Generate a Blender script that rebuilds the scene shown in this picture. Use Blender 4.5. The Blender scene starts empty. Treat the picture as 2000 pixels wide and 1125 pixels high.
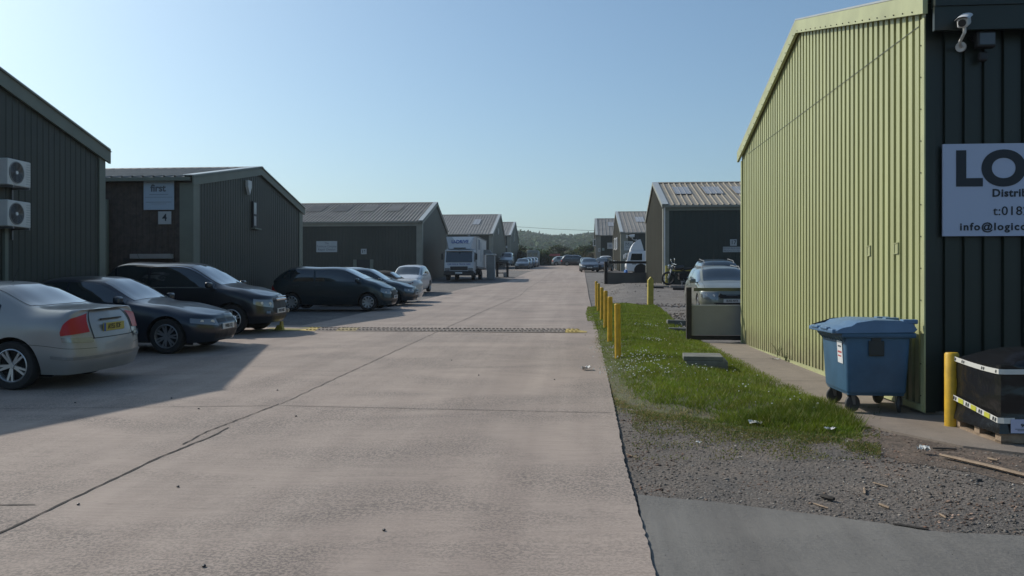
SUN, SKY, SKY_DUST, SKY_OZ, SKY_TINT, EXPO, HAZE = 3.6, .122, 1.8, 2.0, (.80,.965,1.0), 0.0, 0.00028
import bpy, bmesh, math, random
import numpy as np
from mathutils import Vector, Matrix
R = math.radians
random.seed(7); rng = np.random.default_rng(11)
scene = bpy.context.scene
COL = scene.collection

# ------------------------------------------------------------ camera model
F = 1650.0; CX = 1000.0; CY = 562.5; TH = math.atan(133.0/1650.0); CAMZ = 1.7
cT, sT = math.cos(TH), math.sin(TH)
def ratio(px):
    u = (px-CX)/F
    return (u*cT-sT)/(cT+u*sT), (cT+u*sT)
def onX(px, X):                      # world Y and depth where sight column px meets plane X
    r, k = ratio(px); Y = X/r; return Y, Y/k
def onY(px, Y):
    r, k = ratio(px); return Y*r, Y/k
def zat(py, d): return CAMZ+(CY-py)/F*d
def sstep(a, b, x):
    t = min(1.0, max(0.0, (x-a)/(b-a))); return t*t*(3-2*t)
GP = [(-60,-1.2),(-20,-.6),(0,0),(30,.9),(42,1.28),(48,1.62),(62,2.15),(85,3.25),(107,3.98),(140,5.4),(200,6.4),(400,8.0),(2000,9.0)]
def G(Y):
    if Y <= GP[0][0]: return GP[0][1]
    for (a, b), (c, d) in zip(GP, GP[1:]):
        if Y <= c: return b+(d-b)*(Y-a)/(c-a)
    return GP[-1][1]
def H(X, Y):
    g = G(Y)
    if X > 0.9:
        hr = .225+.0105*Y
        w = sstep(1.0, 2.9, X)*(1-sstep(19.6, 23, Y))*sstep(3.6, 6.6, Y)
        g = g*(1-w)+hr*w
        g += .37*sstep(.9, 2.6, X)*sstep(33, 45, Y)*(1-sstep(47, 56, Y))
    return g
def gp(px, py):                      # ground point seen at a pixel of the 2000-wide picture
    r, k = ratio(px); Y = 8.0
    for it in range(60):
        X = Y*r; h = H(X, Y)
        sl = (CY-py)/F               # z = 1.7 + sl*d
        d = Y/k
        target = (h-CAMZ)/sl if abs(sl) > 1e-6 else d
        Yn = target*k
        Y = .5*Y+.5*max(1.0, min(Yn, 300))
    return Y*r, Y

# ------------------------------------------------------------ materials
MATS = {}
def lin(c):
    return tuple(((x/12.92) if x <= .04045 else ((x+.055)/1.055)**2.4) for x in c)
def mat(name, col, rough=.6, metal=0.0, var=0.0, vscale=3.0, bump=0.0, bscale=30.0, col2=None, spec=None, coat=0.0, stretch=None, dirt=0.0, coords='OBJ', emis=None, speck=0.0, sscale=40):
    if name in MATS: return MATS[name]
    m = bpy.data.materials.new(name); m.use_nodes = True; MATS[name] = m
    nt = m.node_tree; N = nt.nodes; L = nt.links
    b = N['Principled BSDF']
    b.inputs['Base Color'].default_value = (*col, 1); b.inputs['Roughness'].default_value = rough
    b.inputs['Metallic'].default_value = metal
    if spec is not None: b.inputs['Specular IOR Level'].default_value = spec
    if coat: b.inputs['Coat Weight'].default_value = coat; b.inputs['Coat Roughness'].default_value = .05
    if emis: b.inputs['Emission Color'].default_value = (*col, 1); b.inputs['Emission Strength'].default_value = emis
    if var or bump or dirt:
        geo = N.new('ShaderNodeNewGeometry'); mp = N.new('ShaderNodeMapping'); L.new(geo.outputs['Position'], mp.inputs['Vector'])
        if stretch: mp.inputs['Scale'].default_value = stretch
        if var:
            n = N.new('ShaderNodeTexNoise'); n.inputs['Scale'].default_value = vscale; n.inputs['Detail'].default_value = 6; n.inputs['Roughness'].default_value = .6
            L.new(mp.outputs[0], n.inputs['Vector'])
            cr = N.new('ShaderNodeValToRGB'); cr.color_ramp.elements[0].position = .3; cr.color_ramp.elements[1].position = .7
            c2 = col2 if col2 else tuple(c*(1-var) for c in col)
            cr.color_ramp.elements[0].color = (*c2, 1); cr.color_ramp.elements[1].color = (*[min(1, c*(1+var*.5)) for c in col], 1)
            L.new(n.outputs['Fac'], cr.inputs[0]); L.new(cr.outputs[0], b.inputs['Base Color'])
            if speck:
                n3 = N.new('ShaderNodeTexNoise'); n3.inputs['Scale'].default_value = sscale; n3.inputs['Detail'].default_value = 4; n3.inputs['Roughness'].default_value = .75; L.new(mp.outputs[0], n3.inputs['Vector'])
                c3 = N.new('ShaderNodeValToRGB'); c3.color_ramp.elements[0].position = .36; c3.color_ramp.elements[1].position = .62; q0 = 1-speck; q1 = 1+speck*.8
                c3.color_ramp.elements[0].color = (q0, q0, q0, 1); c3.color_ramp.elements[1].color = (q1, q1, q1, 1); L.new(n3.outputs['Fac'], c3.inputs[0])
                mm = N.new('ShaderNodeMix'); mm.data_type = 'RGBA'; mm.blend_type = 'MULTIPLY'; mm.inputs[0].default_value = 1; L.new(cr.outputs[0], mm.inputs[6]); L.new(c3.outputs[0], mm.inputs[7]); L.new(mm.outputs[2], b.inputs['Base Color'])
        if bump:
            n2 = N.new('ShaderNodeTexNoise'); n2.inputs['Scale'].default_value = bscale; n2.inputs['Detail'].default_value = 5
            L.new(mp.outputs[0], n2.inputs['Vector'])
            bp = N.new('ShaderNodeBump'); bp.inputs['Strength'].default_value = bump; bp.inputs['Distance'].default_value = .02
            L.new(n2.outputs['Fac'], bp.inputs['Height']); L.new(bp.outputs[0], b.inputs['Normal'])
    return m
def nodes(m): return m.node_tree.nodes, m.node_tree.links, m.node_tree.nodes['Principled BSDF']

def concrete(name, base, alt, dark, agg=.5, rough=.85, streak=(3, 40, 3), warm=None):
    if name in MATS: return MATS[name]
    m = mat(name, base, rough); N, L, b = nodes(m)
    geo = N.new('ShaderNodeNewGeometry')
    def noise(scale, detail=6, sc=None, dist=0, r=.6):
        n = N.new('ShaderNodeTexNoise'); n.inputs['Scale'].default_value = scale; n.inputs['Detail'].default_value = detail; n.inputs['Roughness'].default_value = r; n.inputs['Distortion'].default_value = dist
        if sc:
            mp = N.new('ShaderNodeMapping'); mp.inputs['Scale'].default_value = sc; L.new(geo.outputs['Position'], mp.inputs['Vector']); L.new(mp.outputs[0], n.inputs['Vector'])
        else: L.new(geo.outputs['Position'], n.inputs['Vector'])
        return n
    def ramp(n, a, c, ca=(0,0,0), cc=(1,1,1)):
        r = N.new('ShaderNodeValToRGB'); r.color_ramp.elements[0].position = a; r.color_ramp.elements[1].position = c
        r.color_ramp.elements[0].color = (*ca, 1); r.color_ramp.elements[1].color = (*cc, 1); L.new(n.outputs[0], r.inputs[0]); return r
    def mix(f, a, c, mode='MIX'):
        x = N.new('ShaderNodeMix'); x.data_type = 'RGBA'; x.blend_type = mode
        if isinstance(f, float): x.inputs[0].default_value = f
        else: L.new(f.outputs[0], x.inputs[0])
        for i, s in ((6, a), (7, c)):
            if isinstance(s, tuple): x.inputs[i].default_value = (*s, 1)
            else: L.new(s.outputs[2] if s.bl_idname == 'ShaderNodeMix' else s.outputs[0], x.inputs[i])
        return x
    big = noise(.45, 5, None, .4)                                  # broad patches
    c1 = mix(ramp(big, .38, .62), base, alt)
    st = noise(1.0, 4, streak, 0)                                  # brushed finish across the road
    c2 = mix(ramp(st, .36, .62), tuple(x*.84 for x in base), tuple(x*1.1 for x in base)); 
    c3 = mix(.45, c1, c2)
    wm = noise(.7, 4, (.6, 1.0, 1), .8)                            # worn areas where the dark stones show
    wr = ramp(wm, .36, .62)
    ag = noise(46, 6, (1, 1.0, 1), 0, .75); ar = ramp(ag, .46, .53)
    inv = N.new('ShaderNodeMath'); inv.operation = 'SUBTRACT'; inv.inputs[0].default_value = 1; L.new(ar.outputs[0], inv.inputs[1])
    mul = N.new('ShaderNodeMath'); mul.operation = 'MULTIPLY'; L.new(wr.outputs[0], mul.inputs[0]); L.new(inv.outputs[0], mul.inputs[1])
    mul2 = N.new('ShaderNodeMath'); mul2.operation = 'MULTIPLY'; L.new(mul.outputs[0], mul2.inputs[0]); mul2.inputs[1].default_value = agg
    c4 = mix(mul2, c3, dark)
    pit = noise(16, 3, (.55, 2.6, 1)); pr = ramp(pit, .30, .36, (1,1,1), (0,0,0))
    pm = N.new('ShaderNodeMath'); pm.operation = 'MULTIPLY'; L.new(pr.outputs[0], pm.inputs[0]); pm.inputs[1].default_value = .6
    c5 = mix(pm, c4, tuple(x*.45 for x in base))
    tr = noise(1.0, 3, (1.7, .05, 1), .2); trr = ramp(tr, .42, .62)
    bl = noise(2.3, 4, None, .3); blr = ramp(bl, .60, .78); bm_ = N.new('ShaderNodeMath'); bm_.operation = 'MULTIPLY'; L.new(blr.outputs[0], bm_.inputs[0]); bm_.inputs[1].default_value = .35
    c6 = mix(trr, c5, c5); c6.blend_type = 'MULTIPLY'; L.new(c5.outputs[2], c6.inputs[6])
    for l in list(c6.inputs[7].links): L.remove(l)
    c6.inputs[7].default_value = (.86,.85,.85,1)
    c7 = mix(bm_, c6, tuple(x*.5 for x in base))
    L.new(c7.outputs[2], b.inputs['Base Color'])
    bp = N.new('ShaderNodeBump'); bp.inputs['Strength'].default_value = .5; bp.inputs['Distance'].default_value = .012
    add = N.new('ShaderNodeMath'); add.operation = 'ADD'; L.new(st.outputs[0], add.inputs[0])
    ad2 = N.new('ShaderNodeMath'); ad2.operation = 'MULTIPLY'; L.new(ag.outputs[0], ad2.inputs[0]); L.new(wr.outputs[0], ad2.inputs[1]); L.new(ad2.outputs[0], add.inputs[1])
    L.new(add.outputs[0], bp.inputs['Height']); L.new(bp.outputs[0], b.inputs['Normal'])
    return m

def attr_mat(name, rough=.7, trans=0.0, spec=.2):
    if name in MATS: return MATS[name]
    m = mat(name, (.1, .1, .1), rough, spec=spec); N, L, b = nodes(m)
    a = N.new('ShaderNodeVertexColor'); a.layer_name = 'Col'; L.new(a.outputs[0], b.inputs['Base Color'])
    if trans:
        tr = N.new('ShaderNodeBsdfTranslucent'); L.new(a.outputs[0], tr.inputs[0]); mx = N.new('ShaderNodeMixShader'); mx.inputs[0].default_value = trans
        L.new(b.outputs[0], mx.inputs[1]); L.new(tr.outputs[0], mx.inputs[2]); L.new(mx.outputs[0], N['Material Output'].inputs[0])
    return m

M = {}
M['road'] = concrete('road_concrete', (.372,.302,.255), (.322,.265,.226), (.095,.085,.078), .66, .85, (2.2, 34, 3))
M['slab'] = concrete('path_concrete', (.26,.215,.175), (.20,.165,.135), (.10,.09,.08), .4, .9, (5, 5, 3))
M['apron'] = concrete('apron_concrete', (.172,.163,.148), (.148,.141,.13), (.075,.075,.075), .4, .85, (9, 2.0, 3))
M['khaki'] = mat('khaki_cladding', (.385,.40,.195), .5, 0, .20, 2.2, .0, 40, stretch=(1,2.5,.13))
M['khaki_trim'] = mat('khaki_trim', (.40,.415,.215), .5, 0, .22, 1.4, 0)
def splash(m):        # mud splashed up from the path along the foot of the sheets
    N, L, b = nodes(m); src = b.inputs['Base Color'].links[0].from_socket; geo = N.new('ShaderNodeNewGeometry'); sp = N.new('ShaderNodeSeparateXYZ'); L.new(geo.outputs['Position'], sp.inputs[0])
    n = N.new('ShaderNodeTexNoise'); n.inputs['Scale'].default_value = 5; n.inputs['Detail'].default_value = 6; L.new(geo.outputs['Position'], n.inputs['Vector'])
    ad = N.new('ShaderNodeMath'); ad.operation = 'MULTIPLY_ADD'; L.new(n.outputs['Fac'], ad.inputs[0]); ad.inputs[1].default_value = -.9; L.new(sp.outputs[2], ad.inputs[2])
    mr = N.new('ShaderNodeMapRange'); L.new(ad.outputs[0], mr.inputs[0]); mr.inputs[1].default_value = -.05; mr.inputs[2].default_value = .5; mr.inputs[3].default_value = .7; mr.inputs[4].default_value = 0
    x = N.new('ShaderNodeMix'); x.data_type = 'RGBA'; L.new(mr.outputs[0], x.inputs[0]); L.new(src, x.inputs[6]); x.inputs[7].default_value = (.19,.16,.10,1); L.new(x.outputs[2], b.inputs['Base Color'])
splash(M['khaki'])
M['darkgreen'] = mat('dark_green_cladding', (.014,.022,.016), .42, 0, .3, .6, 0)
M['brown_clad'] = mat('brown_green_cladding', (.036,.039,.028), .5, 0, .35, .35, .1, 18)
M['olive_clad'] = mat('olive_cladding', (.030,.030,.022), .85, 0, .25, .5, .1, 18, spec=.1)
M['trim'] = mat('grey_green_trim', (.155,.17,.135), .5, 0, .15, 1.5)
M['trim_light'] = mat('light_trim', (.23,.23,.19), .5, 0, .15, 1.5)
M['roof'] = mat('brown_grey_roof', (.23,.21,.18), .55, 0, .25, .8, .1, 20)
M['roof_beige'] = mat('beige_roof', (.29,.255,.195), .55, 0, .22, .8, .1, 20)
M['roof_grey'] = mat('grey_roof', (.225,.215,.195), .55, 0, .2, .8, .1, 20)
M['skylight'] = mat('skylight_sheet', (.32,.32,.32), .35, 0, .15, 2)
M['skylight_d'] = mat('dirty_skylight_sheet', (.12,.11,.10), .5, 0, .3, 2)
M['brick'] = mat('brown_brick', (.075,.058,.047), .9, 0, .4, 7, .4, 40)
M['plinth'] = mat('plinth', (.22,.20,.17), .9, 0, .2, 3, .2, 30)
M['gravel'] = mat('gravel_ground', (.130,.108,.09), .95, 0, .45, 1.6, .9, 45, col2=(.092,.084,.077), speck=.6, sscale=42)
M['asphalt_yard'] = mat('yard_ground', (.160,.145,.132), .95, 0, .35, 1.2, .7, 40, speck=.4, sscale=14)
M['yellow'] = mat('yellow_paint', (.60,.36,.02), .5, 0, .25, 9, .1, 30)
M['yellow_dull'] = mat('weathered_yellow_paint', (.42,.34,.05), .6, 0, .3, 7, .1, 30)
M['white'] = mat('white_paint', (.72,.73,.74), .4, 0, .06, 3)
M['white_metal'] = mat('white_metal', (.62,.62,.60), .45, 0, .1, 5)
M['sign_white'] = mat('sign_white', (.66,.68,.72), .45, 0, .05, 3)
M['sign_grey'] = mat('sign_grey', (.40,.42,.42), .5, 0, .08, 3)
M['ink'] = mat('ink_black', (.012,.016,.024), .5)
M['ink_soft'] = mat('wire_shadow_dark', (.10,.115,.135), .6)
M['ink_grey'] = mat('ink_grey', (.22,.25,.29), .6)
M['ink_blue'] = mat('ink_blue', (.02,.07,.28), .5)
M['black'] = mat('black_plastic', (.014,.014,.015), .5)
M['rubber'] = mat('tyre_rubber', (.018,.018,.018), .85, 0, .3, 20)
M['dark'] = mat('dark_underside', (.008,.008,.008), .9)
M['glass'] = mat('car_glass', (.012,.018,.020), .04, 0, spec=.9, coat=1.0)
M['glass_b'] = mat('window_glass', (.02,.028,.03), .06, 0, spec=.9)
M['glass_pale'] = mat('pale_window_glass', (.35,.38,.40), .12, 0)
M['alloy'] = mat('alloy_metal', (.50,.50,.50), .35, .8)
M['alloy_d'] = mat('dull_alloy', (.26,.26,.265), .4, .7)
M['chrome'] = mat('chrome', (.75,.75,.75), .12, 1)
M['lens'] = mat('headlamp_lens', (.22,.24,.25), .12, .4, coat=.6)
M['red'] = mat('tail_lamp_red', (.42,.012,.014), .3, 0, spec=.35)
M['red_d'] = mat('tail_lamp_dark_red', (.12,.02,.02), .2, 0, coat=1.0)
M['plate_w'] = mat('plate_white', (.62,.62,.60), .4)
M['plate_y'] = mat('plate_yellow', (.40,.33,.05), .4)
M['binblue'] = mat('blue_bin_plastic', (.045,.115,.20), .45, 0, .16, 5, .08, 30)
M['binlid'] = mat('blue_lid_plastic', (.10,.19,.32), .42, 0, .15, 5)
M['grey_metal'] = mat('grey_metal', (.22,.22,.22), .5, .5, .2, 6)
M['wrap'] = mat('black_wrap', (.012,.012,.013), .22, 0, 0, 1, .35, 12)
M['wood'] = mat('weathered_wood', (.30,.22,.15), .85, 0, .3, 14, .4, 40, stretch=(1,1,1))
M['wood_d'] = mat('dark_timber', (.035,.030,.026), .85, 0, .3, 8, .3, 30)
M['wood_g'] = mat('grey_timber', (.20,.185,.165), .85, 0, .35, 6, .3, 30)
M['panel'] = mat('grey_panel', (.27,.27,.26), .8, 0, .14, 1.6, .1, 20)
M['render'] = mat('grey_render', (.15,.14,.125), .9, 0, .2, .8, .2, 25)
M['stone'] = mat('concrete_block', (.16,.165,.15), .9, 0, .35, 5, .4, 30)
M['hump'] = mat('hump_rubber', (.235,.20,.175), .85, 0, .25, 8, .4, 40)
M['hump_y'] = mat('hump_yellow', (.52,.39,.12), .75, 0, .35, 9, .3, 40)
M['litter'] = mat('white_litter', (.62,.62,.60), .8)
M['joint'] = mat('joint_filler', (.055,.048,.043), .95, 0, .4, 12)
M['joint_soft'] = mat('worn_joint', (.20,.17,.15), .95, 0, .4, 12)
M['flash'] = mat('sheet_flashing', (.40,.40,.36), .28, .0, .1, 2, spec=.8)
M['lampw'] = mat('lamp_reflector_white', (.62,.66,.70), .2, .3)
M['leafy'] = attr_mat('foliage', .65, .25)
M['grassm'] = attr_mat('grass_blades', .6, .35)
M['stones'] = attr_mat('loose_stones', .9)
M['turf'] = mat('turf_soil', (.095,.105,.045), .95, 0, .4, 9, .8, 45, col2=(.095,.08,.06))
M['redsign'] = mat('red_board', (.42,.09,.09), .6)
def paint(name, col, metal=.35, rough=.28):
    return mat(name, col, max(rough, .30), metal*.6, coat=.6, var=.08, vscale=2)

# ------------------------------------------------------------ object helpers
def tag(o, label=None, cat=None, group=None, kind=None):
    if label: o['label'] = label
    if cat: o['category'] = cat
    if group: o['group'] = group
    if kind: o['kind'] = kind
    return o
def empty(name, label, cat, loc, rz=0, group=None):
    o = bpy.data.objects.new(name, None); COL.objects.link(o); o.location = loc; o.rotation_euler = (0, 0, rz)
    o.empty_display_size = .2
    return tag(o, label, cat, group)
def link(name, me, m=None, parent=None, loc=None, rot=None):
    o = bpy.data.objects.new(name, me); COL.objects.link(o)
    if m is not None: me.materials.append(m)
    if parent is not None: o.parent = parent
    if loc is not None: o.location = loc
    if rot is not None: o.rotation_euler = rot
    return o
def smooth(me, ang=35):
    me.polygons.foreach_set('use_smooth', [True]*len(me.polygons))
    try: me.set_sharp_from_angle(angle=R(ang))
    except Exception: pass
class MB:
    def __init__(s): s.v = []; s.f = []
    def quad(s, a, b, c, d):
        n = len(s.v); s.v += [tuple(a), tuple(b), tuple(c), tuple(d)]; s.f.append((n, n+1, n+2, n+3)); return s
    def poly(s, pts):
        n = len(s.v); s.v += [tuple(p) for p in pts]; s.f.append(tuple(range(n, n+len(pts)))); return s
    def prism(s, pts, d):            # pts: planar loop, d: extrusion vector
        n = len(s.v); k = len(pts); d = Vector(d)
        s.v += [tuple(p) for p in pts]+[tuple(Vector(p)+d) for p in pts]
        s.f.append(tuple(range(n, n+k))); s.f.append(tuple(range(n+2*k-1, n+k-1, -1)))
        for i in range(k): j = (i+1) % k; s.f.append((n+i, n+k+i, n+k+j, n+j))
        return s
    def box(s, c, size, rz=0, rx=0, ry=0):
        m = Matrix.Translation(c) @ Matrix.Rotation(rz, 4, 'Z') @ Matrix.Rotation(ry, 4, 'Y') @ Matrix.Rotation(rx, 4, 'X')
        x, y, z = size[0]/2, size[1]/2, size[2]/2; n = len(s.v)
        for X, Y, Z in ((-x,-y,-z),(x,-y,-z),(x,y,-z),(-x,y,-z),(-x,-y,z),(x,-y,z),(x,y,z),(-x,y,z)): s.v.append(tuple(m @ Vector((X, Y, Z))))
        for q in ((0,3,2,1),(4,5,6,7),(0,1,5,4),(1,2,6,5),(2,3,7,6),(3,0,4,7)): s.f.append(tuple(n+i for i in q))
        return s
    def rbox(s, c, size, bev=.02, seg=2, rz=0, rx=0, ry=0, taper=None):
        bm = bmesh.new(); bmesh.ops.create_cube(bm, size=1)
        for v in bm.verts:
            v.co = Vector((v.co.x*size[0], v.co.y*size[1], v.co.z*size[2]))
            if taper and v.co.z < 0: v.co.x *= taper[0]; v.co.y *= taper[1]
        bmesh.ops.bevel(bm, geom=list(bm.edges), offset=bev, segments=seg, profile=.5, affect='EDGES')
        m = Matrix.Translation(c) @ Matrix.Rotation(rz, 4, 'Z') @ Matrix.Rotation(ry, 4, 'Y') @ Matrix.Rotation(rx, 4, 'X')
        n = len(s.v); bm.verts.index_update()
        s.v += [tuple(m @ v.co) for v in bm.verts]; s.f += [tuple(n+v.index for v in f.verts) for f in bm.faces]; bm.free(); return s
    def cyl(s, p, q, r, r2=None, seg=16, cap=True):
        p, q = Vector(p), Vector(q); d = (q-p).normalized(); r2 = r if r2 is None else r2
        a = d.orthogonal().normalized(); b = d.cross(a); n = len(s.v)
        for (c, rr) in ((p, r), (q, r2)):
            for i in range(seg):
                t = 2*math.pi*i/seg; s.v.append(tuple(c+(a*math.cos(t)+b*math.sin(t))*rr))
        for i in range(seg): j = (i+1) % seg; s.f.append((n+i, n+j, n+seg+j, n+seg+i))
        if cap: s.f.append(tuple(n+i for i in reversed(range(seg)))); s.f.append(tuple(n+seg+i for i in range(seg)))
        return s
    def tube(s, pts, r, seg=8):
        for a, b in zip(pts, pts[1:]): s.cyl(a, b, r, seg=seg)
        return s
    def lathe(s, prof, axis='y', seg=28, c=(0,0,0), closed=False):   # prof: (r, along)
        n = len(s.v); k = len(prof)
        for i in range(seg):
            t = 2*math.pi*i/seg; co, si = math.cos(t), math.sin(t)
            for r, a in prof:
                if axis == 'y': p = (r*co, a, r*si)
                elif axis == 'z': p = (r*co, r*si, a)
                else: p = (a, r*co, r*si)
                s.v.append((p[0]+c[0], p[1]+c[1], p[2]+c[2]))
        for i in range(seg):
            j = (i+1) % seg
            for m in range(k if closed else k-1):
                m2 = (m+1) % k; s.f.append((n+i*k+m, n+i*k+m2, n+j*k+m2, n+j*k+m))
        return s
    def grid(s, P):                  # P[i][j]
        n = len(s.v); a, b = len(P), len(P[0])
        for r in P: s.v += [tuple(p) for p in r]
        for i in range(a-1):
            for j in range(b-1): s.f.append((n+i*b+j, n+i*b+j+1, n+(i+1)*b+j+1, n+(i+1)*b+j))
        return s
    def build(s, name, m, parent=None, sm=False, loc=None, rot=None, fix=True):
        me = bpy.data.meshes.new(name); me.from_pydata(s.v, [], s.f); me.validate(); 
        if fix:
            bm = bmesh.new(); bm.from_mesh(me); bmesh.ops.recalc_face_normals(bm, faces=list(bm.faces)); bm.to_mesh(me); bm.free()
        if sm: smooth(me)
        return link(name, me, m, parent, loc, rot)
def text(name, body, size, loc, rot, m, parent, align='CENTER', bold=.0, sx=1.0, label=None, space=1.0, ext=.0015, valign='CENTER'):
    cu = bpy.data.curves.new('txt', 'FONT'); cu.body = body; cu.size = size; cu.align_x = align; cu.align_y = valign; cu.extrude = ext; cu.offset = bold*size; cu.space_character = space; cu.resolution_u = 3 if size < .2 else 10
    t = bpy.data.objects.new('txt', cu); COL.objects.link(t)
    dg = bpy.context.evaluated_depsgraph_get(); me = bpy.data.meshes.new_from_object(t.evaluated_get(dg)); me.name = name
    bpy.data.objects.remove(t); bpy.data.curves.remove(cu)
    for v in me.vertices: v.co.x *= sx
    me.materials.clear(); o = link(name, me, m, parent, loc, rot); return o
def attrmesh(name, verts, faces, cols, m):  # cols per face (rgb)
    me = bpy.data.meshes.new(name); nf = len(faces); k = faces.shape[1]
    me.vertices.add(len(verts)); me.vertices.foreach_set('co', verts.astype(np.float32).ravel())
    me.loops.add(nf*k); me.loops.foreach_set('vertex_index', faces.astype(np.int32).ravel())
    me.polygons.add(nf); me.polygons.foreach_set('loop_start', np.arange(0, nf*k, k, dtype=np.int32)); me.polygons.foreach_set('loop_total', np.full(nf, k, dtype=np.int32))
    me.update(calc_edges=True)
    ca = me.color_attributes.new('Col', 'FLOAT_COLOR', 'CORNER')
    c = np.ones((nf, k, 4), dtype=np.float32); c[:, :, :3] = cols[:, None, :]
    ca.data.foreach_set('color', c.ravel())
    return link(name, me, m)

# ------------------------------------------------------------ ground sheets
def inpoly(x, y, P):
    c = False; n = len(P); j = n-1
    for i in range(n):
        if ((P[i][1] > y) != (P[j][1] > y)) and (x < (P[j][0]-P[i][0])*(y-P[i][1])/(P[j][1]-P[i][1])+P[i][0]): c = not c
        j = i
    return c
def sheet(name, poly, off, step, m, zfn=None, kind='structure', thick=0.0, top=None):
    bm = bmesh.new(); vs = [bm.verts.new((x, y, 0)) for x, y in poly]; f = bm.faces.new(vs)
    if f.normal.z < 0 or True:
        bm.normal_update()
        if f.normal.z < 0: f.normal_flip()
    xs = [p[0] for p in poly]; ys = [p[1] for p in poly]
    def cuts(a, b, st):
        k = int((b-a)/st); return [a+(b-a)*(i+1)/(k+1) for i in range(k)]
    for x in cuts(min(xs), max(xs), step[0]): bmesh.ops.bisect_plane(bm, geom=list(bm.verts)+list(bm.edges)+list(bm.faces), plane_co=(x, 0, 0), plane_no=(1, 0, 0))
    ycuts = cuts(min(ys), max(ys), step[1])+[y for y, _ in GP if min(ys) < y < max(ys)]
    for y in ycuts: bmesh.ops.bisect_plane(bm, geom=list(bm.verts)+list(bm.edges)+list(bm.faces), plane_co=(0, y, 0), plane_no=(0, 1, 0))
    if thick:
        be = [e for e in bm.edges if e.is_boundary]
        r = bmesh.ops.extrude_edge_only(bm, edges=be)
        low = {v for v in r['geom'] if isinstance(v, bmesh.types.BMVert)}
    else: low = set()
    for v in bm.verts:
        z = (zfn or H)(v.co.x, v.co.y)+off
        v.co.z = z-(thick if v in low else 0)
    me = bpy.data.meshes.new(name); bm.to_mesh(me); bm.free(); o = link(name, me, m)
    if kind: o['kind'] = kind
    return o
# ============================================================ GROUND
def ground():
    xs = [-1500,-700,-300,-140,-80,-45,-30]+[round(-22+.6*i, 2) for i in range(35)]+[round(-1+.25*i, 2) for i in range(37)]+[9,11,14,20,35,70,140,300,700,1500]
    ys = [-90,-40,-20,-10,-5,-2,0]+[round(1+.4*i, 2) for i in range(160)]+[68,72,76,80,85,90,96,102,107,115,125,140,155,170,200,260,400,700,1100,1500]
    P = [[(x, y, H(x, y)) for y in ys] for x in xs]
    m = MB().grid(P); o = m.build('ground', M['asphalt_yard'], sm=True); o['kind'] = 'structure'
ground()
def jit(pts, amp, step):
    out = []
    for (a, b) in zip(pts, pts[1:]):
        d = math.dist(a, b); n = max(1, int(d/step))
        for i in range(n):
            t = i/n; out.append((a[0]+(b[0]-a[0])*t+random.uniform(-amp, amp), a[1]+(b[1]-a[1])*t+random.uniform(-amp, amp)*.3))
    out.append(pts[-1]); return out
# concrete road slab: raised edge on the right, the left edge opens out near the camera
right = [(.43,-6), (.42,3.5), (.40,5), (.37,7), (.39,9.3), (.40,12), (.42,20), (.42,40), (.45,70), (.5,100), (1.4,104), (6,107)]
right = jit(right[:6], .007, .05)+right[6:]
left = [(-6,128), (-9.5,107), (-5.2,98), (-5.4,60), (-6.9,46), (-7.3,24), (-7.4,22), (-9.2,22), (-13,22), (-13,-6)]
sheet('road', right+[(14,150), (-14,150)]+left, .035, (2.0, 1.2), M['road'], thick=.06)
# joints between the slabs
def strip(name, pts, w, off=.04, amp=.02, m='joint', step=.15):
    c = jit(pts, amp, step); L_, R_ = [], []
    for i, p in enumerate(c):
        a = c[max(0, i-1)]; b = c[min(len(c)-1, i+1)]; d = Vector((b[0]-a[0], b[1]-a[1])).normalized(); n = Vector((-d.y, d.x))
        ww = w*random.uniform(.5, 1.25)
        L_.append((p[0]+n.x*ww/2, p[1]+n.y*ww/2)); R_.append((p[0]-n.x*ww/2, p[1]-n.y*ww/2))
    mb = MB()
    P = [[(x, y, H(x, y)+off) for x, y in L_], [(x, y, H(x, y)+off) for x, y in R_]]
    mb.grid(P); o = mb.build(name, M[m]); o['kind'] = 'structure'; return o
strip('road_joint', [(-3.6,2), (-3.575,5.2), (-3.60,7.0), (-3.53,7.9), (-3.55,8.3)], .022, amp=.006, step=.08)
strip('road_joint', [(-3.64,7.5), (-3.68,8.1), (-3.60,9.0), (-3.555,9.75)], .016, amp=.008, step=.08)
strip('road_crack', [(-3.53,9.75), (-3.50,14), (-3.44,20.3)], .018, amp=.012, m='joint_soft', step=.12)
strip('road_crack', [(-3.42,20.9), (-3.3,30), (-3.0,42), (-2.95,60), (-2.9,98)], .035, amp=.02, step=.5, m='joint_soft')
strip('road_joint', [(-13,8.35), (-3.5,9.62), (.36,9.4)], .013, amp=.006, step=.1)
strip('road_joint', [(-6.5,5.25), (-3.75,5.55)], .015, amp=.012)
strip('road_joint', [(-13,14.9), (-7,14.7)], .02, amp=.01)
for y in (29.5, 39, 52, 66, 82): strip('road_crack', [(-5.5,y), (.38,y)], .03, amp=.01, step=.4, m='joint_soft')
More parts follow.
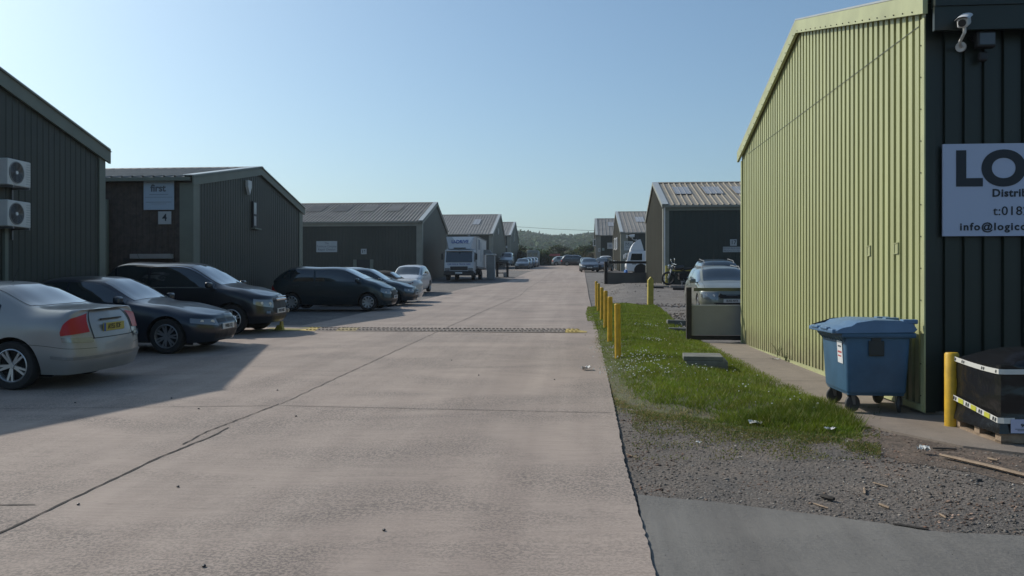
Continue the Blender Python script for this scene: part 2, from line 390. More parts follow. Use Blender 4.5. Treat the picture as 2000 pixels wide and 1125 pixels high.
# near right: gravel apron and smooth grey concrete apron
edge = [(.43,2.9)]+[(1.0,2.9)]+[(8,2.9)]
sheet('concrete_apron', [(.38,-6), (9,-6)]+[gp(2000,1052), gp(1850,1046), gp(1700,1024), gp(1600,1011), gp(1500,999), gp(1400,985), gp(1300,977), gp(1245,970)]+[(.38,5.0)], .018, (.7,.7), M['apron'])
gravel_poly = [(.40,4.2), (9,4.2), (9,8.8), (3.0,8.8), (2.9,10.2), (1.2,12.5), (.38,13.5)]
sheet('gravel_apron', gravel_poly, .008, (.4,.4), M['gravel'])
sheet('dirt_patch', jit([gp(1655,856), gp(1760,852), gp(1870,872), gp(1960,890), gp(2060,905), gp(2060,965), gp(1900,925), gp(1760,905), gp(1690,880), gp(1655,856)], .03, .12)[:-1], .0105, (.3,.3), mat('brown_dirt', (.125,.094,.072), .95, 0, .4, 6, .8, 30, speck=.5))
# concrete path round the green building
PATH = [(8,7.0), (3.9,7.15), (3.3,7.6), (2.95,8.3), (2.6,9.5), (2.45,12), (2.42,16), (2.5,19.3), (3.62,19.5), (8,19.5)]
sheet('path', PATH, .03, (.5,.8), M['slab'], thick=.05)
for y in (12.2, 15.6): strip('path_joint', [(2.45,y), (3.6,y+.05)], .02, off=.036, amp=.006)

# ------------------------------------------------------------ grass verge
VPX = [(1148,601), (1144,615), (1150,640), (1143,665), (1147,700), (1156,730), (1168,748), (1185,768), (1200,785), (1232,800), (1290,812), (1350,818), (1420,830), (1500,842), (1570,848), (1640,853), (1680,850), (1690,838), (1655,812), (1610,785), (1560,762), (1500,735), (1440,703), (1400,683), (1365,662), (1345,650), (1322,634), (1305,618), (1290,604), (1278,598)]
def edge_dist(x, y, P):
    d = 1e9
    for a, b in zip(P, P[1:]+P[:1]):
        ax, ay = a; bx, by = b; t = ((x-ax)*(bx-ax)+(y-ay)*(by-ay))/max(1e-9, (bx-ax)**2+(by-ay)**2); t = min(1, max(0, t))
        q = (x-ax-t*(bx-ax))**2+(y-ay-t*(by-ay))**2
        if q < d: d = q
    return math.sqrt(d)
def mound(x, y): return .03+.10*sstep(.45, 1.1, x)*(1-sstep(1.6, 2.5, x))*sstep(9, 11, y)
VG = [gp(*p) for p in VPX]
VG = jit(VG+[VG[0]], .02, .4)[:-1]
sheet('verge_soil', VG, .004, (.3,.5), M['turf'], zfn=lambda x, y: H(x, y)+mound(x, y)*.9*sstep(0, .25, edge_dist(x, y, VG)))
def pts_in(poly, n, rej=None):
    xs = [p[0] for p in poly]; ys = [p[1] for p in poly]; out = []
    while len(out) < n:
        # denser near the camera
        y = min(ys)+(max(ys)-min(ys))*random.random()**1.7; x = random.uniform(min(xs), max(xs))
        if inpoly(x, y, poly) and (rej is None or rej(x, y)): out.append((x, y))
    return out
def vnoise(x, y, s, seed=0):
    from mathutils import noise
    return noise.noise(Vector((x*s, y*s, seed*7.1)))
def edge_dist(x, y, P):
    d = 1e9
    for a, b in zip(P, P[1:]+P[:1]):
        ax, ay = a; bx, by = b; t = ((x-ax)*(bx-ax)+(y-ay)*(by-ay))/max(1e-9, (bx-ax)**2+(by-ay)**2); t = min(1, max(0, t))
        d = min(d, math.hypot(x-ax-t*(bx-ax), y-ay-t*(by-ay)))
    return d
def grass():
    V, Fc, C = [], [], []
    left_edge = [gp(*p) for p in VPX[:12]]
    fine = [gp(*p) for p in VPX]
    def blade(x, y, h, w, lean, c):
        a = random.uniform(0, 6.283); dx, dy = math.cos(a)*w, math.sin(a)*w; la = random.uniform(0, 6.283)
        z = H(x, y)+mound(x, y)*.9*sstep(0, .25, min(.25, edge_dist(x, y, VG)) if y < 24 else .25)+.0; n = len(V)
        V.append((x-dx, y-dy, z)); V.append((x+dx, y+dy, z)); V.append((x+math.cos(la)*lean*h, y+math.sin(la)*lean*h, z+h)); Fc.append((n, n+1, n+2)); C.append(c)
    for x, y in pts_in(VG, 105000):
        n1 = vnoise(x, y, 1.3); n2 = vnoise(x, y, 4.5, 3)
        dl = 1e9
        for a, b in zip(left_edge, left_edge[1:]):
            t = ((x-a[0])*(b[0]-a[0])+(y-a[1])*(b[1]-a[1]))/max(1e-9, (b[0]-a[0])**2+(b[1]-a[1])**2); t = min(1, max(0, t))
            dl = min(dl, math.hypot(x-a[0]-t*(b[0]-a[0]), y-a[1]-t*(b[1]-a[1])))
        if y < 13 and x > .75:
            ed = edge_dist(x, y, VG)
            if ed < .14 and random.random() > .25+(ed/.14)*(.75+1.2*n2+.9*n1): continue
        if n2+.5*n1 < -.32 and random.random() < .6: continue
        g = random.random()
        tall = sstep(.0, .35, vnoise(x, y, 1.0, 5))*(1-sstep(10.5, 12.5, y))
        h = (.035+.03*g+.02*max(0, n2))*(1+1.0*tall)*(.55+.45*sstep(0, .5, (x-.6)))
        dens = 1
        if dl < .28+.08*n2 and y < 21:
            if random.random() < .35: continue
            c = (.36+.1*g, .28+.08*g, .12+.04*g) if random.random() < .75-dl*2 else (.15, .18, .04)
            h *= .6
        else:
            k = .75+.35*n1+.3*g
            c = (.165*k+.03*n2, .225*k, .022*k)
            c = tuple(q*(1-.38*tall) for q in c)
            if random.random() < .05: c = (.34, .30, .12)
        blade(x, y, h, .0035+.0025*g+.0006*max(0, y-12), .7, c)
    # sparse mossy creep over the gravel
    for i in range(30000):
        px = random.uniform(1235, 1720); py = random.uniform(800, 905); x, y = gp(px, py)
        band = math.exp(-((py-(832+(px-1300)*.11))/26)**2)+.15
        if inpoly(x, y, VG) or random.random() > band*(.5+1.2*vnoise(x, y, 3.0, 9)): continue
        g = random.random(); blade(x, y, .008+.014*g, .006, .9, (.17+.05*g, .15+.04*g, .05) if g < .7 else (.10, .14, .03))
    bot = VPX[8:18]
    for i in range(26000):         # short worn turf fading into the gravel
        px = random.uniform(1190, 1700); py = float(np.interp(px, [p[0] for p in bot], [p[1] for p in bot]))+random.gauss(-2, 9); x, y = gp(px, py); q = vnoise(x, y, 4.0, 2)+.6*vnoise(x, y, 9.0, 6)
        if random.random() > .75+1.3*q: continue
        g = random.random(); st = g < (.5 if px < 1330 else .12)
        c = (.30+.1*g, .24+.06*g, .11) if st else ((.13+.05*g, .16+.04*g, .03) if g < .6 else (.10, .17, .025))
        n = len(V); a = random.uniform(0, 6.283); h = random.uniform(.008, .03); w = .0045; z = H(x, y)+.006; la = random.uniform(0, 6.283)
        V.append((x-math.cos(a)*w, y-math.sin(a)*w, z)); V.append((x+math.cos(a)*w, y+math.sin(a)*w, z)); V.append((x+math.cos(la)*h*.9, y+math.sin(la)*h*.9, z+h)); Fc.append((n, n+1, n+2)); C.append(c)
    V = np.array(V); Fc = np.array(Fc); C = np.array(C)
    o = attrmesh('verge_grass', V, Fc, C, M['grassm']); tag(o, 'green grass verge with straw edge beside the road and yellow posts', 'grass', kind='stuff')
    # daisies: small white discs standing in clumps
    V, Fc, C = [], [], []
    clumps = [gp(1275,680)+(.22,30), gp(1240,707)+(.5,40), gp(1245,722)+(.4,45), gp(1210,735)+(.5,50), gp(1330,640)+(.3,20), gp(1268,648)+(.4,25), gp(1180,690)+(.3,20), gp(1280,745)+(.6,40), gp(1370,738)+(.4,15), gp(1500,790)+(.7,16), gp(1300,720)+(1.2,30)]
    for cx, cy, rr, n in clumps:
        for i in range(n):
            x = random.gauss(cx, rr*.5); y = random.gauss(cy, rr*.7)
            if not inpoly(x, y, VG): continue
            z = H(x, y)+mound(x, y)*.9+random.uniform(.06, .085); r = random.uniform(.007, .012); b = len(V)
            t = random.uniform(-.5, .5)
            for k in range(6): V.append((x+r*math.cos(k*1.047), y+r*math.sin(k*1.047)*.7, z+r*.7*math.sin(k*1.047+t)))
            Fc.append((b, b+1, b+2, b+3)); Fc.append((b, b+3, b+4, b+5)); C += [(.75, .75, .70)]*2
    o = attrmesh('daisies', np.array(V), np.array(Fc), np.array(C), M['grassm']); tag(o, 'tiny white daisies dotted through the grass verge', 'daisies', kind='stuff')
grass()
def stones():
    oct_v = np.array([(1,0,0),(-1,0,0),(0,1,0),(0,-1,0),(0,0,1),(0,0,-1)], float); oct_f = np.array([(0,2,4),(2,1,4),(1,3,4),(3,0,4),(2,0,5),(1,2,5),(3,1,5),(0,3,5)])
    V, Fc, C = [], [], []; n = 0
    def add(x, y, z, r, c):
        nonlocal n
        s = np.array([r*random.uniform(.7,1.4), r*random.uniform(.7,1.4), r*random.uniform(.35,.7)]); a = random.uniform(0, 6.28)
        v = (oct_v+rng.uniform(-.25,.25,(6,3)))*s; v = np.stack([v[:,0]*math.cos(a)-v[:,1]*math.sin(a), v[:,0]*math.sin(a)+v[:,1]*math.cos(a), v[:,2]], 1)+np.array([x, y, z+s[2]*.25])
        V.append(v); Fc.append(oct_f+n); C.append(np.tile(np.array(c), (8,1))*rng.uniform(.85,1.1,(8,1))); n += 6
    pal = [(.18,.165,.15), (.12,.112,.10), (.22,.195,.17), (.19,.14,.11), (.32,.29,.255), (.14,.125,.112), (.07,.065,.06)]
    count = 0
    apr = [gp(2000,1052), gp(1850,1046), gp(1700,1024), gp(1600,1011), gp(1500,999), gp(1400,985), gp(1300,977), gp(1245,970)]
    ap = [(.44,0), (9,0)]+apr
    while count < 15000:
        x = random.uniform(.42, 6.2); y = 4.6+7.0*random.random()**1.5
        if not inpoly(x, y, gravel_poly) or inpoly(x, y, ap) or inpoly(x, y, VG) or inpoly(x, y, PATH): continue
        r = .0045+.011*random.random()**3
        if random.random() < .008: r *= 2.0
        c = random.choice(pal)
        if random.random() < .02: c = (.40, .37, .33)
        if vnoise(x, y, 1.2, 4) > .12: c = tuple(np.array(c)*np.array((1.05,.82,.72)))
        add(x, y, H(x, y)+.008, r, c); count += 1
    for i in range(600):       # grit blown on to the aprons, path and yard edge
        x = random.uniform(.2, 5.5); y = random.uniform(4.4, 9); add(x, y, H(x, y)+.034, random.uniform(.002,.005), random.choice(pal[:3]))
    for i in range(1500):      # rough yard in front of the far right units
        px = random.uniform(1170, 1350); py = random.uniform(558, 600); x, y = gp(px, py)
        add(x, y, H(x, y)+.005, random.uniform(.012,.045), random.choice(pal))
    for i in range(220):       # rubble by the low wall
        px = random.uniform(1290, 1345); py = random.uniform(612, 652); x, y = gp(px, py)
        add(x, y, H(x, y)+.01, random.uniform(.01,.05), random.choice(pal+[(.4,.34,.3)]))
    o = attrmesh('loose_gravel', np.concatenate(V), np.concatenate(Fc), np.concatenate(C), M['stones']); tag(o, 'loose grey and brown gravel beside the concrete road edge', 'gravel', kind='stuff')
stones()

# ============================================================ BUILDINGS
def ribbed(mb, p0, p1, zb, ztop, pitch, depth, n, prof='wall'):
    """vertical ribbed sheet from p0 to p1 (x,y); ztop(t metres)->z; n outward normal"""
    d = Vector((p1[0]-p0[0], p1[1]-p0[1])); Ln = d.length; d.normalize()
    s = [0.0]; dep = [0.0]; k = 0
    while s[-1] < Ln-1e-4:
        b = k*pitch
        for o, q in (((pitch-.080, 0), (pitch-.076, -depth), (pitch-.004, -depth), (pitch, 0)) if depth > .04 else ((pitch-.058, 0), (pitch-.046, -depth), (pitch-.014, -depth), (pitch, 0))):
            if b+o < Ln: s.append(b+o); dep.append(q)
        k += 1
        if b+pitch >= Ln: s.append(Ln); dep.append(0)
    extra = []
    P = []
    for t, q in zip(s, dep):
        x = p0[0]+d.x*t+n[0]*q; y = p0[1]+d.y*t+n[1]*q; P.append([(x, y, zb), (x, y, ztop(t))])
    mb.grid(P)
def building(name, label, Xg, Y0, Y1, side, L_, zf, ze, zr, wallm, gablem, roofm, trimm, pitch=.2, rp=.333, band=.17, corner=.22, over=.12, ridgeY=None, depth=.014, near_detail=True, group=None, frontdark=False):
    """side=-1: runs away to -X, gable facing +X"""
    Yr = (Y0+Y1)/2 if ridgeY is None else ridgeY
    root = empty(name, label, 'warehouse', (Xg+side*L_/2, Yr, zf), group=group)
    inv = Vector(root.location)
    def loc(mb): mb.v = [(x-inv.x, y-inv.y, z-inv.z) for x, y, z in mb.v]; return mb
    Xb = Xg+side*L_; nx = -side
    def gz(t):
        y = Y0+t; return ze+(zr-ze)*((y-Y0)/(Yr-Y0) if y < Yr else (Y1-y)/(Y1-Yr))
    zl = zf-1.2
    mb = MB(); ribbed(mb, (Xg, Y0), (Xg, Y1), zf+.06, lambda t: gz(t)-.02, pitch, depth, (nx, 0))
    loc(mb).build('gable_wall', gablem, root)
    mb = MB(); ribbed(mb, (Xg, Y0), (Xb, Y0), zf+.06, lambda t: ze-.02, (pitch if not frontdark else .2) if near_detail else .4, min(depth, .035), (0, -1))
    loc(mb).build('front_wall', wallm, root)
    mb = MB(); mb.quad((Xb,Y0,zl), (Xb,Y1,zl), (Xb,Y1,ze), (Xb,Y0,ze)); mb.poly([(Xb,Y0,ze),(Xb,Y1,ze),(Xb,Yr,zr)]); mb.quad((Xg,Y1,zl),(Xb,Y1,zl),(Xb,Y1,ze),(Xg,Y1,ze))
    loc(mb).build('rear_wall', wallm, root, fix=False)
    mb = MB(); mb.box(((Xg+Xb)/2, (Y0+Y1)/2, (zl+zf+.06)/2), (L_-.02, Y1-Y0-.02, zf+.06-zl)); loc(mb).build('plinth', M['plinth'], root)
    # roof slopes
    def slope(Ya, za, Yb_, zb_, sgn):
        mb = MB(); d = Vector((0, Yb_-Ya, zb_-za)); n = Vector((0, -(zb_-za)*sgn, (Yb_-Ya)*sgn)).normalized()
        x0, x1 = Xg-side*over, Xb+side*over; t = 0; Ln = abs(x1-x0); P = []; k = 0
        s = [0.0]; q = [0.0]
        while True:
            b = k*rp
            if b+rp > Ln: break
            for o, w in ((rp-.09, 0), (rp-.075, .055), (rp-.025, .055), (rp-.01, 0)): s.append(b+o); q.append(w)
            k += 1
        s.append(Ln); q.append(0)
        for t, w in zip(s, q):
            x = x0+(x1-x0)/Ln*t; a = Vector((x, Ya, za))+n*(w+.03); b2 = Vector((x, Yb_, zb_))+n*(w+.03); P.append([a, b2])
        mb.grid(P); return mb
    e = .14; sl0 = (zr-ze)/(Yr-Y0); sl1 = (zr-ze)/(Y1-Yr)
    r1 = loc(slope(Y0-e, ze-e*sl0, Yr, zr, 1)).build('roof', roofm, root, fix=False)
    mb = slope(Y1+e, ze-e*sl1, Yr, zr, -1); mb.v += slope(Y0-e, ze-e*sl0, Y0-e+.001, ze-e*sl0, 1).v[:0]
    loc(mb).build('rear_roof', roofm, root, fix=False)
    # barge boards on the road gable, following the slopes, and verge capping
    mb = MB(); xo = Xg-side*.035; w = -side*.05
    for (Ya, za, Yb_, zb_) in ((Y0-e, ze-e*sl0, Yr, zr), (Yr, zr, Y1+e, ze-e*sl1)):
        mb.prism([(xo, Ya, za+.075), (xo, Yb_, zb_+.075), (xo, Yb_, zb_-band), (xo, Ya, za-band)], (w, 0, 0))
    loc(mb).build('barge_board', trimm, root)
    mb = MB(); cw = .30 if band < .25 else .35
    for (Ya, za, Yb_, zb_) in ((Y0-e, ze-e*sl0, Yr, zr), (Yr, zr, Y1+e, ze-e*sl1)):
        mb.prism([(xo+w, Ya, za+.08), (xo+w, Yb_, zb_+.08), (xo+w, Yb_, zb_+.105), (xo+w, Ya, za+.105)], (side*(cw+.05), 0, 0))
    loc(mb).build('verge_flashing', M['flash'], root)
    mb = MB(); mb.box((Xg-side*.012+side*corner/2, Y0-.016, (zf+ze)/2-.05), (corner, .03, ze-zf-.2)); mb.box((Xg-side*.014, Y0+corner/2-.03, (zf+gz(0))/2-.06), (.026, corner, ze-zf-.22))
    mb.box((Xg-side*.014, Y1-corner/2, (zf+ze)/2-.06), (.026, corner, ze-zf-.22))
    loc(mb); parts3 = [(mb.v[i*8:i*8+8], i) for i in range(3)]
    for vv, i in parts3:
        q = MB(); q.v = vv; q.f = list(mb.f[:6]); q.build('corner_trim', (wallm if (i == 0 and frontdark) else trimm), root)
    mb = MB(); mb.box(((Xg+Xb)/2, Y0-e-.05, ze-e*sl0-.03), (L_, .11, .11)); loc(mb).build('gutter', wallm if frontdark else trimm, root)
    mb = MB(); mb.prism([((Xg-side*over), Yr-.16, zr-.16*sl0+.075), ((Xg-side*over), Yr, zr+.10), ((Xg-side*over), Yr+.16, zr-.16*sl1+.075)], (side*(L_+over), 0, 0)); loc(mb).build('ridge_capping', roofm, root)
    return dict(root=root, inv=inv, loc=loc, Xg=Xg, Xb=Xb, Y0=Y0, Y1=Y1, Yr=Yr, ze=ze, zr=zr, zf=zf, side=side, sl0=sl0, roofm=roofm)
def skylight(B, xa, xb, f0, f1, m, ribs=3):
    """sheet lying just over the near roof slope; xa,xb world X; f0,f1 fractions eave->ridge"""
    mb = MB()
    def pt(x, f, h):
        y = B['Y0']+(B['Yr']-B['Y0'])*f; z = B['ze']+(B['zr']-B['ze'])*f
        n = Vector((0, -B['sl0'], 1)).normalized(); return Vector((x, y, z))+n*h
    mb.quad(pt(xa,f0,.092), pt(xb,f0,.092), pt(xb,f1,.092), pt(xa,f1,.092))
    for i in range(ribs+1):
        x = xa+(xb-xa)*i/ribs; mb.prism([pt(x-.02,f0,.09), pt(x+.02,f0,.09), pt(x+.02,f0,.12), pt(x-.02,f0,.12)], pt(x,f1,0)-pt(x,f0,0))
    B['loc'](mb).build('skylight', m, B['root'])
def pbox(B, name, c, size, m, parent=None):
    mb = MB().box(c, size); return B['loc'](mb).build(name, m, parent or B['root'])

# -- big green unit on the right
GX = 3.66
gy0, _ = onX(1808, GX); gy1, d1 = onX(1449, GX)
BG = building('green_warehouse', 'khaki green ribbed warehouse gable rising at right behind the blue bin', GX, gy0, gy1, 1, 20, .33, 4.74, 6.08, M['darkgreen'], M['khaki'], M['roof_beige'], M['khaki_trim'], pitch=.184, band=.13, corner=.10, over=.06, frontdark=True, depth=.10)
BGm = BG
pbox(BG, 'base_flashing', (GX-.02, (gy0+gy1)/2, .42), (.04, gy1-gy0, .06), M['khaki_trim'])
pbox(BG, 'front_fascia', (GX+10, gy0-.2, 4.50), (20, .05, .26), M['darkgreen'])
for px, py in ((1698, 490), (1752, 485)):
    y, d = onX(px, GX); z = zat(py, d); mb = MB()
    for (dy, dz, sy, sz) in ((-.055,0,.010,.12), (.055,0,.010,.12), (0,.06,.12,.010), (0,-.06,.12,.010)): mb.box((GX-.008, y+dy, z+dz), (.014, sy, sz))
    mb.box((GX-.004, y, z), (.006, .10, .11)); v = BG['loc'](mb).build('wall_vent', M['khaki_trim'], BG['root'])
mb = MB()
for k in range(26):            # fixing screws down the corner trim
    mb.box((GX-.03, gy0+.05, .55+k*.34), (.012, .010, .012)) if .55+k*.34 < 4.5 else None
for k in range(38):
    t = (k+.5)/38; y = gy0+(gy1-gy0)*t; z = BG['ze']+(BG['zr']-BG['ze'])*(1-abs(2*t-1)); mb.box((GX-.09, y, z-.10), (.012, .012, .012))
BG['loc'](mb).build('fixing_screws', M['black'], BG['root'])
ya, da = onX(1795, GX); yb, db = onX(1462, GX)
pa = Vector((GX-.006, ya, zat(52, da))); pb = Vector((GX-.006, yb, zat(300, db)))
mb = MB().cyl(pa, pb, .0035, seg=6); BG['loc'](mb).build('wire_shadow_line', M['ink_soft'], BG['root'])  # thin dark tube added on the gable to draw an overhead wire's shadow

# -- left units
LX = -11.7
def left_y(px): return onX(px, LX)[0]
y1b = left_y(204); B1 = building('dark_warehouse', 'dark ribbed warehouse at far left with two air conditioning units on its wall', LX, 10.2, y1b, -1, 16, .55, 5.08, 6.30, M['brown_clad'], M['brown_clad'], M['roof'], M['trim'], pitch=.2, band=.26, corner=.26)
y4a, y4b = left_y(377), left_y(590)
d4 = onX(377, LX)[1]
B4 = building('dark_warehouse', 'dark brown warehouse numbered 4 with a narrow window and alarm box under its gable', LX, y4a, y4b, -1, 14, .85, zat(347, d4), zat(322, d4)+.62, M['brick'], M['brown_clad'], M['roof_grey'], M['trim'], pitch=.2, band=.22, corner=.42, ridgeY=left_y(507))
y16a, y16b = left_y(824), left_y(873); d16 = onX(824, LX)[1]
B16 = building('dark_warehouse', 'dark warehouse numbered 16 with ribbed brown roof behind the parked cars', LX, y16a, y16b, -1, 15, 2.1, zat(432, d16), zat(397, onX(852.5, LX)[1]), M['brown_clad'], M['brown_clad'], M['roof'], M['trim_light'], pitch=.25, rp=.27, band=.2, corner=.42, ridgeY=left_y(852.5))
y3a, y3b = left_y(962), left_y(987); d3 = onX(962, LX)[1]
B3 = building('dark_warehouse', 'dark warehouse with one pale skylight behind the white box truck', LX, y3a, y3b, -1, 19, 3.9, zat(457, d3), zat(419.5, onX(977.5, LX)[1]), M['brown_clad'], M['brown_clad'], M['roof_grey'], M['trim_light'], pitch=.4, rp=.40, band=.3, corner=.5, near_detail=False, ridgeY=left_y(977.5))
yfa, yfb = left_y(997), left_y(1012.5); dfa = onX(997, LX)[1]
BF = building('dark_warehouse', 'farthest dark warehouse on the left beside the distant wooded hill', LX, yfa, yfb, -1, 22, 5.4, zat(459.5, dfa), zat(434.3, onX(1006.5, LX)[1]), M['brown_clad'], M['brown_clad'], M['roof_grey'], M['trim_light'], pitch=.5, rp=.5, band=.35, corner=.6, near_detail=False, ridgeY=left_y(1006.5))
# -- right units
RX = 4.5
def right_y(px, X=RX): return onX(px, X)[0]
ya, yb = right_y(1295.5), right_y(1262); d17 = onX(1295.5, RX)[1]
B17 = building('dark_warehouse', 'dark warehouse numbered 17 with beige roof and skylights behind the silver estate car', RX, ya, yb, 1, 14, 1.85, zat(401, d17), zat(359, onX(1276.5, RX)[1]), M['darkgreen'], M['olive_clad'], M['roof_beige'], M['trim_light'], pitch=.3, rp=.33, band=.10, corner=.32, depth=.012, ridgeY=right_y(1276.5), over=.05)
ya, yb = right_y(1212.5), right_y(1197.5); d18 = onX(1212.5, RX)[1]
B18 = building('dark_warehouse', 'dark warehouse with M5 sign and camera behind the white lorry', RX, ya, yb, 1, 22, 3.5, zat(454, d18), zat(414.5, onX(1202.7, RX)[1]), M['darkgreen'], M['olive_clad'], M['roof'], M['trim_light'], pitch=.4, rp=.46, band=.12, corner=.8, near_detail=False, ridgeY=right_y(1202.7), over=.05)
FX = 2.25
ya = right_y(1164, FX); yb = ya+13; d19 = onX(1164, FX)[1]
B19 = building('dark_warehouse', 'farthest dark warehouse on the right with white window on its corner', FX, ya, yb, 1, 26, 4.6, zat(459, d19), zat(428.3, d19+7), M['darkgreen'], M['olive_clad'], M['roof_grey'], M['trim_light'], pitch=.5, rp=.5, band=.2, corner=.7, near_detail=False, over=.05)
# skylights (screen columns on the roofs converted to world X at the slope)
def sky_at(B, pa, pb, f0, f1, m, ribs=3):
    yy = B['Y0']+(B['Yr']-B['Y0'])*(f0+f1)/2; skylight(B, onY(pa, yy)[0], onY(pb, yy)[0], f0, f1, m, ribs)
sky_at(B3, 925, 938, .45, .72, M['skylight'], 2)
for a, b in ((608, 634), (658, 684)): sky_at(B16, a, b, .5, .85, M['skylight_d'], 6)
for a, b in ((710, 735), (760, 785)): sky_at(B16, a, b, .5, .85, M['roof_grey'], 6)
sky_at(B17, 1316, 1346, .42, .75, M['skylight'], 3); sky_at(B17, 1374, 1407, .42, .75, M['skylight'], 3); sky_at(B17, 1432, 1465, .42, .75, M['skylight'], 3)
sky_at(B18, 1241, 1257, .45, .7, M['skylight'], 3); sky_at(B19, 1187, 1198, .5, .75, M['skylight'], 2)

# building 4: window, alarm, doors
def on_gable(px, py, X): y, d = onX(px, X); return y, zat(py, d)
ya, za = on_gable(491.5, 393, LX); yb, zb = on_gable(500.5, 446, LX)
mb = MB(); mb.box((LX+.02, (ya+yb)/2, (za+zb)/2), (.08, yb-ya, za-zb)); w = B4['loc'](mb).build('window', M['black'], B4['root'])
mb = MB(); mb.box((LX+.065, ya+(yb-ya)*.36, zb+(za-zb)*.74), (.02, (yb-ya)*.5, (za-zb)*.44)); mb.box((LX+.065, ya+(yb-ya)*.36, zb+(za-zb)*.26), (.02, (yb-ya)*.44, (za-zb)*.36)); B4['loc'](mb).build('pane', M['glass_pale'], w)
mb = MB(); mb.box((LX+.08, (ya+yb)/2+.05, zb-.03), (.14, yb-ya+.2, .05)); B4['loc'](mb).build('sill', M['trim'], w)
y, z = on_gable(482.5, 364, LX)
mb = MB().prism([(LX+.01, y-.16, z+.2), (LX+.01, y+.16, z+.2), (LX+.01, y+.16, z-.02), (LX+.01, y, z-.30), (LX+.01, y-.16, z-.02)], (.10, 0, 0)); o = mb.build('alarm_box', M['white_metal']); tag(o, 'small white alarm box high on the warehouse gable above the narrow window', 'alarm box')
y, z = on_gable(972, 452, LX)
mb = MB().prism([(LX+.01, y-.3, z+.4), (LX+.01, y+.3, z+.4), (LX+.01, y+.2, z-.4), (LX+.01, y-.2, z-.4)], (.15, 0, 0)); o = mb.build('alarm_box', M['white_metal']); tag(o, 'small pale alarm box on the gable behind the white box truck', 'alarm box')
# front details of unit 4: roller door with light strip above
Y4 = B4['Y0']
pbox(B4, 'roller_door', (onY(292, Y4)[0], Y4-.04, 1.75), (1.6, .05, 1.7), M['wood_d']); pbox(B4, 'door_hood', (onY(300, Y4)[0], Y4-.12, 2.66), (1.25, .24, .14), M['panel'])
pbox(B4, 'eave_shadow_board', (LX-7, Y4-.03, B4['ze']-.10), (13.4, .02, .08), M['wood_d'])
pbox(B4, 'downpipe', (onY(209, Y4)[0], Y4-.08, 2.6), (.16, .10, 3.6), M['trim'])
# unit 16 door surround
Y16 = B16['Y0']
xa, xb = onY(697, Y16)[0], onY(724, Y16)[0]; d_ = onY(700, Y16)[1]; zt = zat(507, d_)
pbox(B16, 'door', ((xa+xb)/2, Y16-.06, (2.1+zt)/2), (xb-xa, .06, zt-2.1), M['black'])
pbox(B16, 'door_frame', (xa-.12, Y16-.08, (2.1+zt)/2), (.25, .1, zt-2.1), M['trim']); pbox(B16, 'door_frame', (xb+.1, Y16-.08, (2.1+zt)/2), (.25, .1, zt-2.1), M['trim'])
pbox(B16, 'eave_trim', (LX-7.3, Y16-.07, B16['ze']-.22), (14.0, .05, .26), M['trim_light'])
pbox(B17, 'eave_trim', (RX+7, B17['Y0']-.07, B17['ze']-.2), (13.9, .05, .2), M['trim'])
pbox(B17, 'downpipe', (RX+.06, B17['Y0']-.09, (1.85+B17['ze'])/2), (.07, .07, B17['ze']-1.9), M['white_metal'])
# openings on M5 unit gable
for a, b in ((1200.2, 1202.2), (1203.4, 1206.2)):
    y0_, z1 = on_gable(a, 467, RX); y1_, z2 = on_gable(b, 486, RX)
    mb = MB().box((RX-.05, (y0_+y1_)/2, (z1+z2)/2), (.1, abs(y1_-y0_), z1-z2)); w = B18['loc'](mb).build('window', M['white'], B18['root'])
    mb = MB().box((RX-.11, (y0_+y1_)/2, (z1+z2)/2), (.02, abs(y1_-y0_)*.7, (z1-z2)*.85)); B18['loc'](mb).build('pane', M['glass_pale'], w)
for px in (1201.5, 1204.5):
    y_, z_ = on_gable(px, 530, RX); mb = MB().box((RX-.08, y_, z_+.4), (.06, .12, 1.9)); B18['loc'](mb).build('door_frame', M['white'], B18['root'])
# far right unit: white framed oriel window beyond the corner
Y19 = B19['Y0']
mb = MB(); wx = onY(1161, Y19+1)[0]; zc = zat(474, Y19)
for dx, dz, sx_, sz_ in ((-.17,0,.06,.95), (.17,0,.06,.95), (0,.46,.4,.07), (0,-.46,.46,.1)): mb.box((FX-.2+dx, Y19+.4, zc+dz), (sx_, .2, sz_))
w = B19['loc'](mb).build('window', M['white'], B19['root']); mb = MB().box((FX-.2, Y19+.45, zc), (.3, .05, .9)); B19['loc'](mb).build('pane', M['glass_b'], w)
# far building on left: slim window
y_, z_ = on_gable(1003.2, 465, LX)
pbox(BF, 'window', (LX+.05, y_, z_), (.1, .9, 1.5), M['glass_pale'])

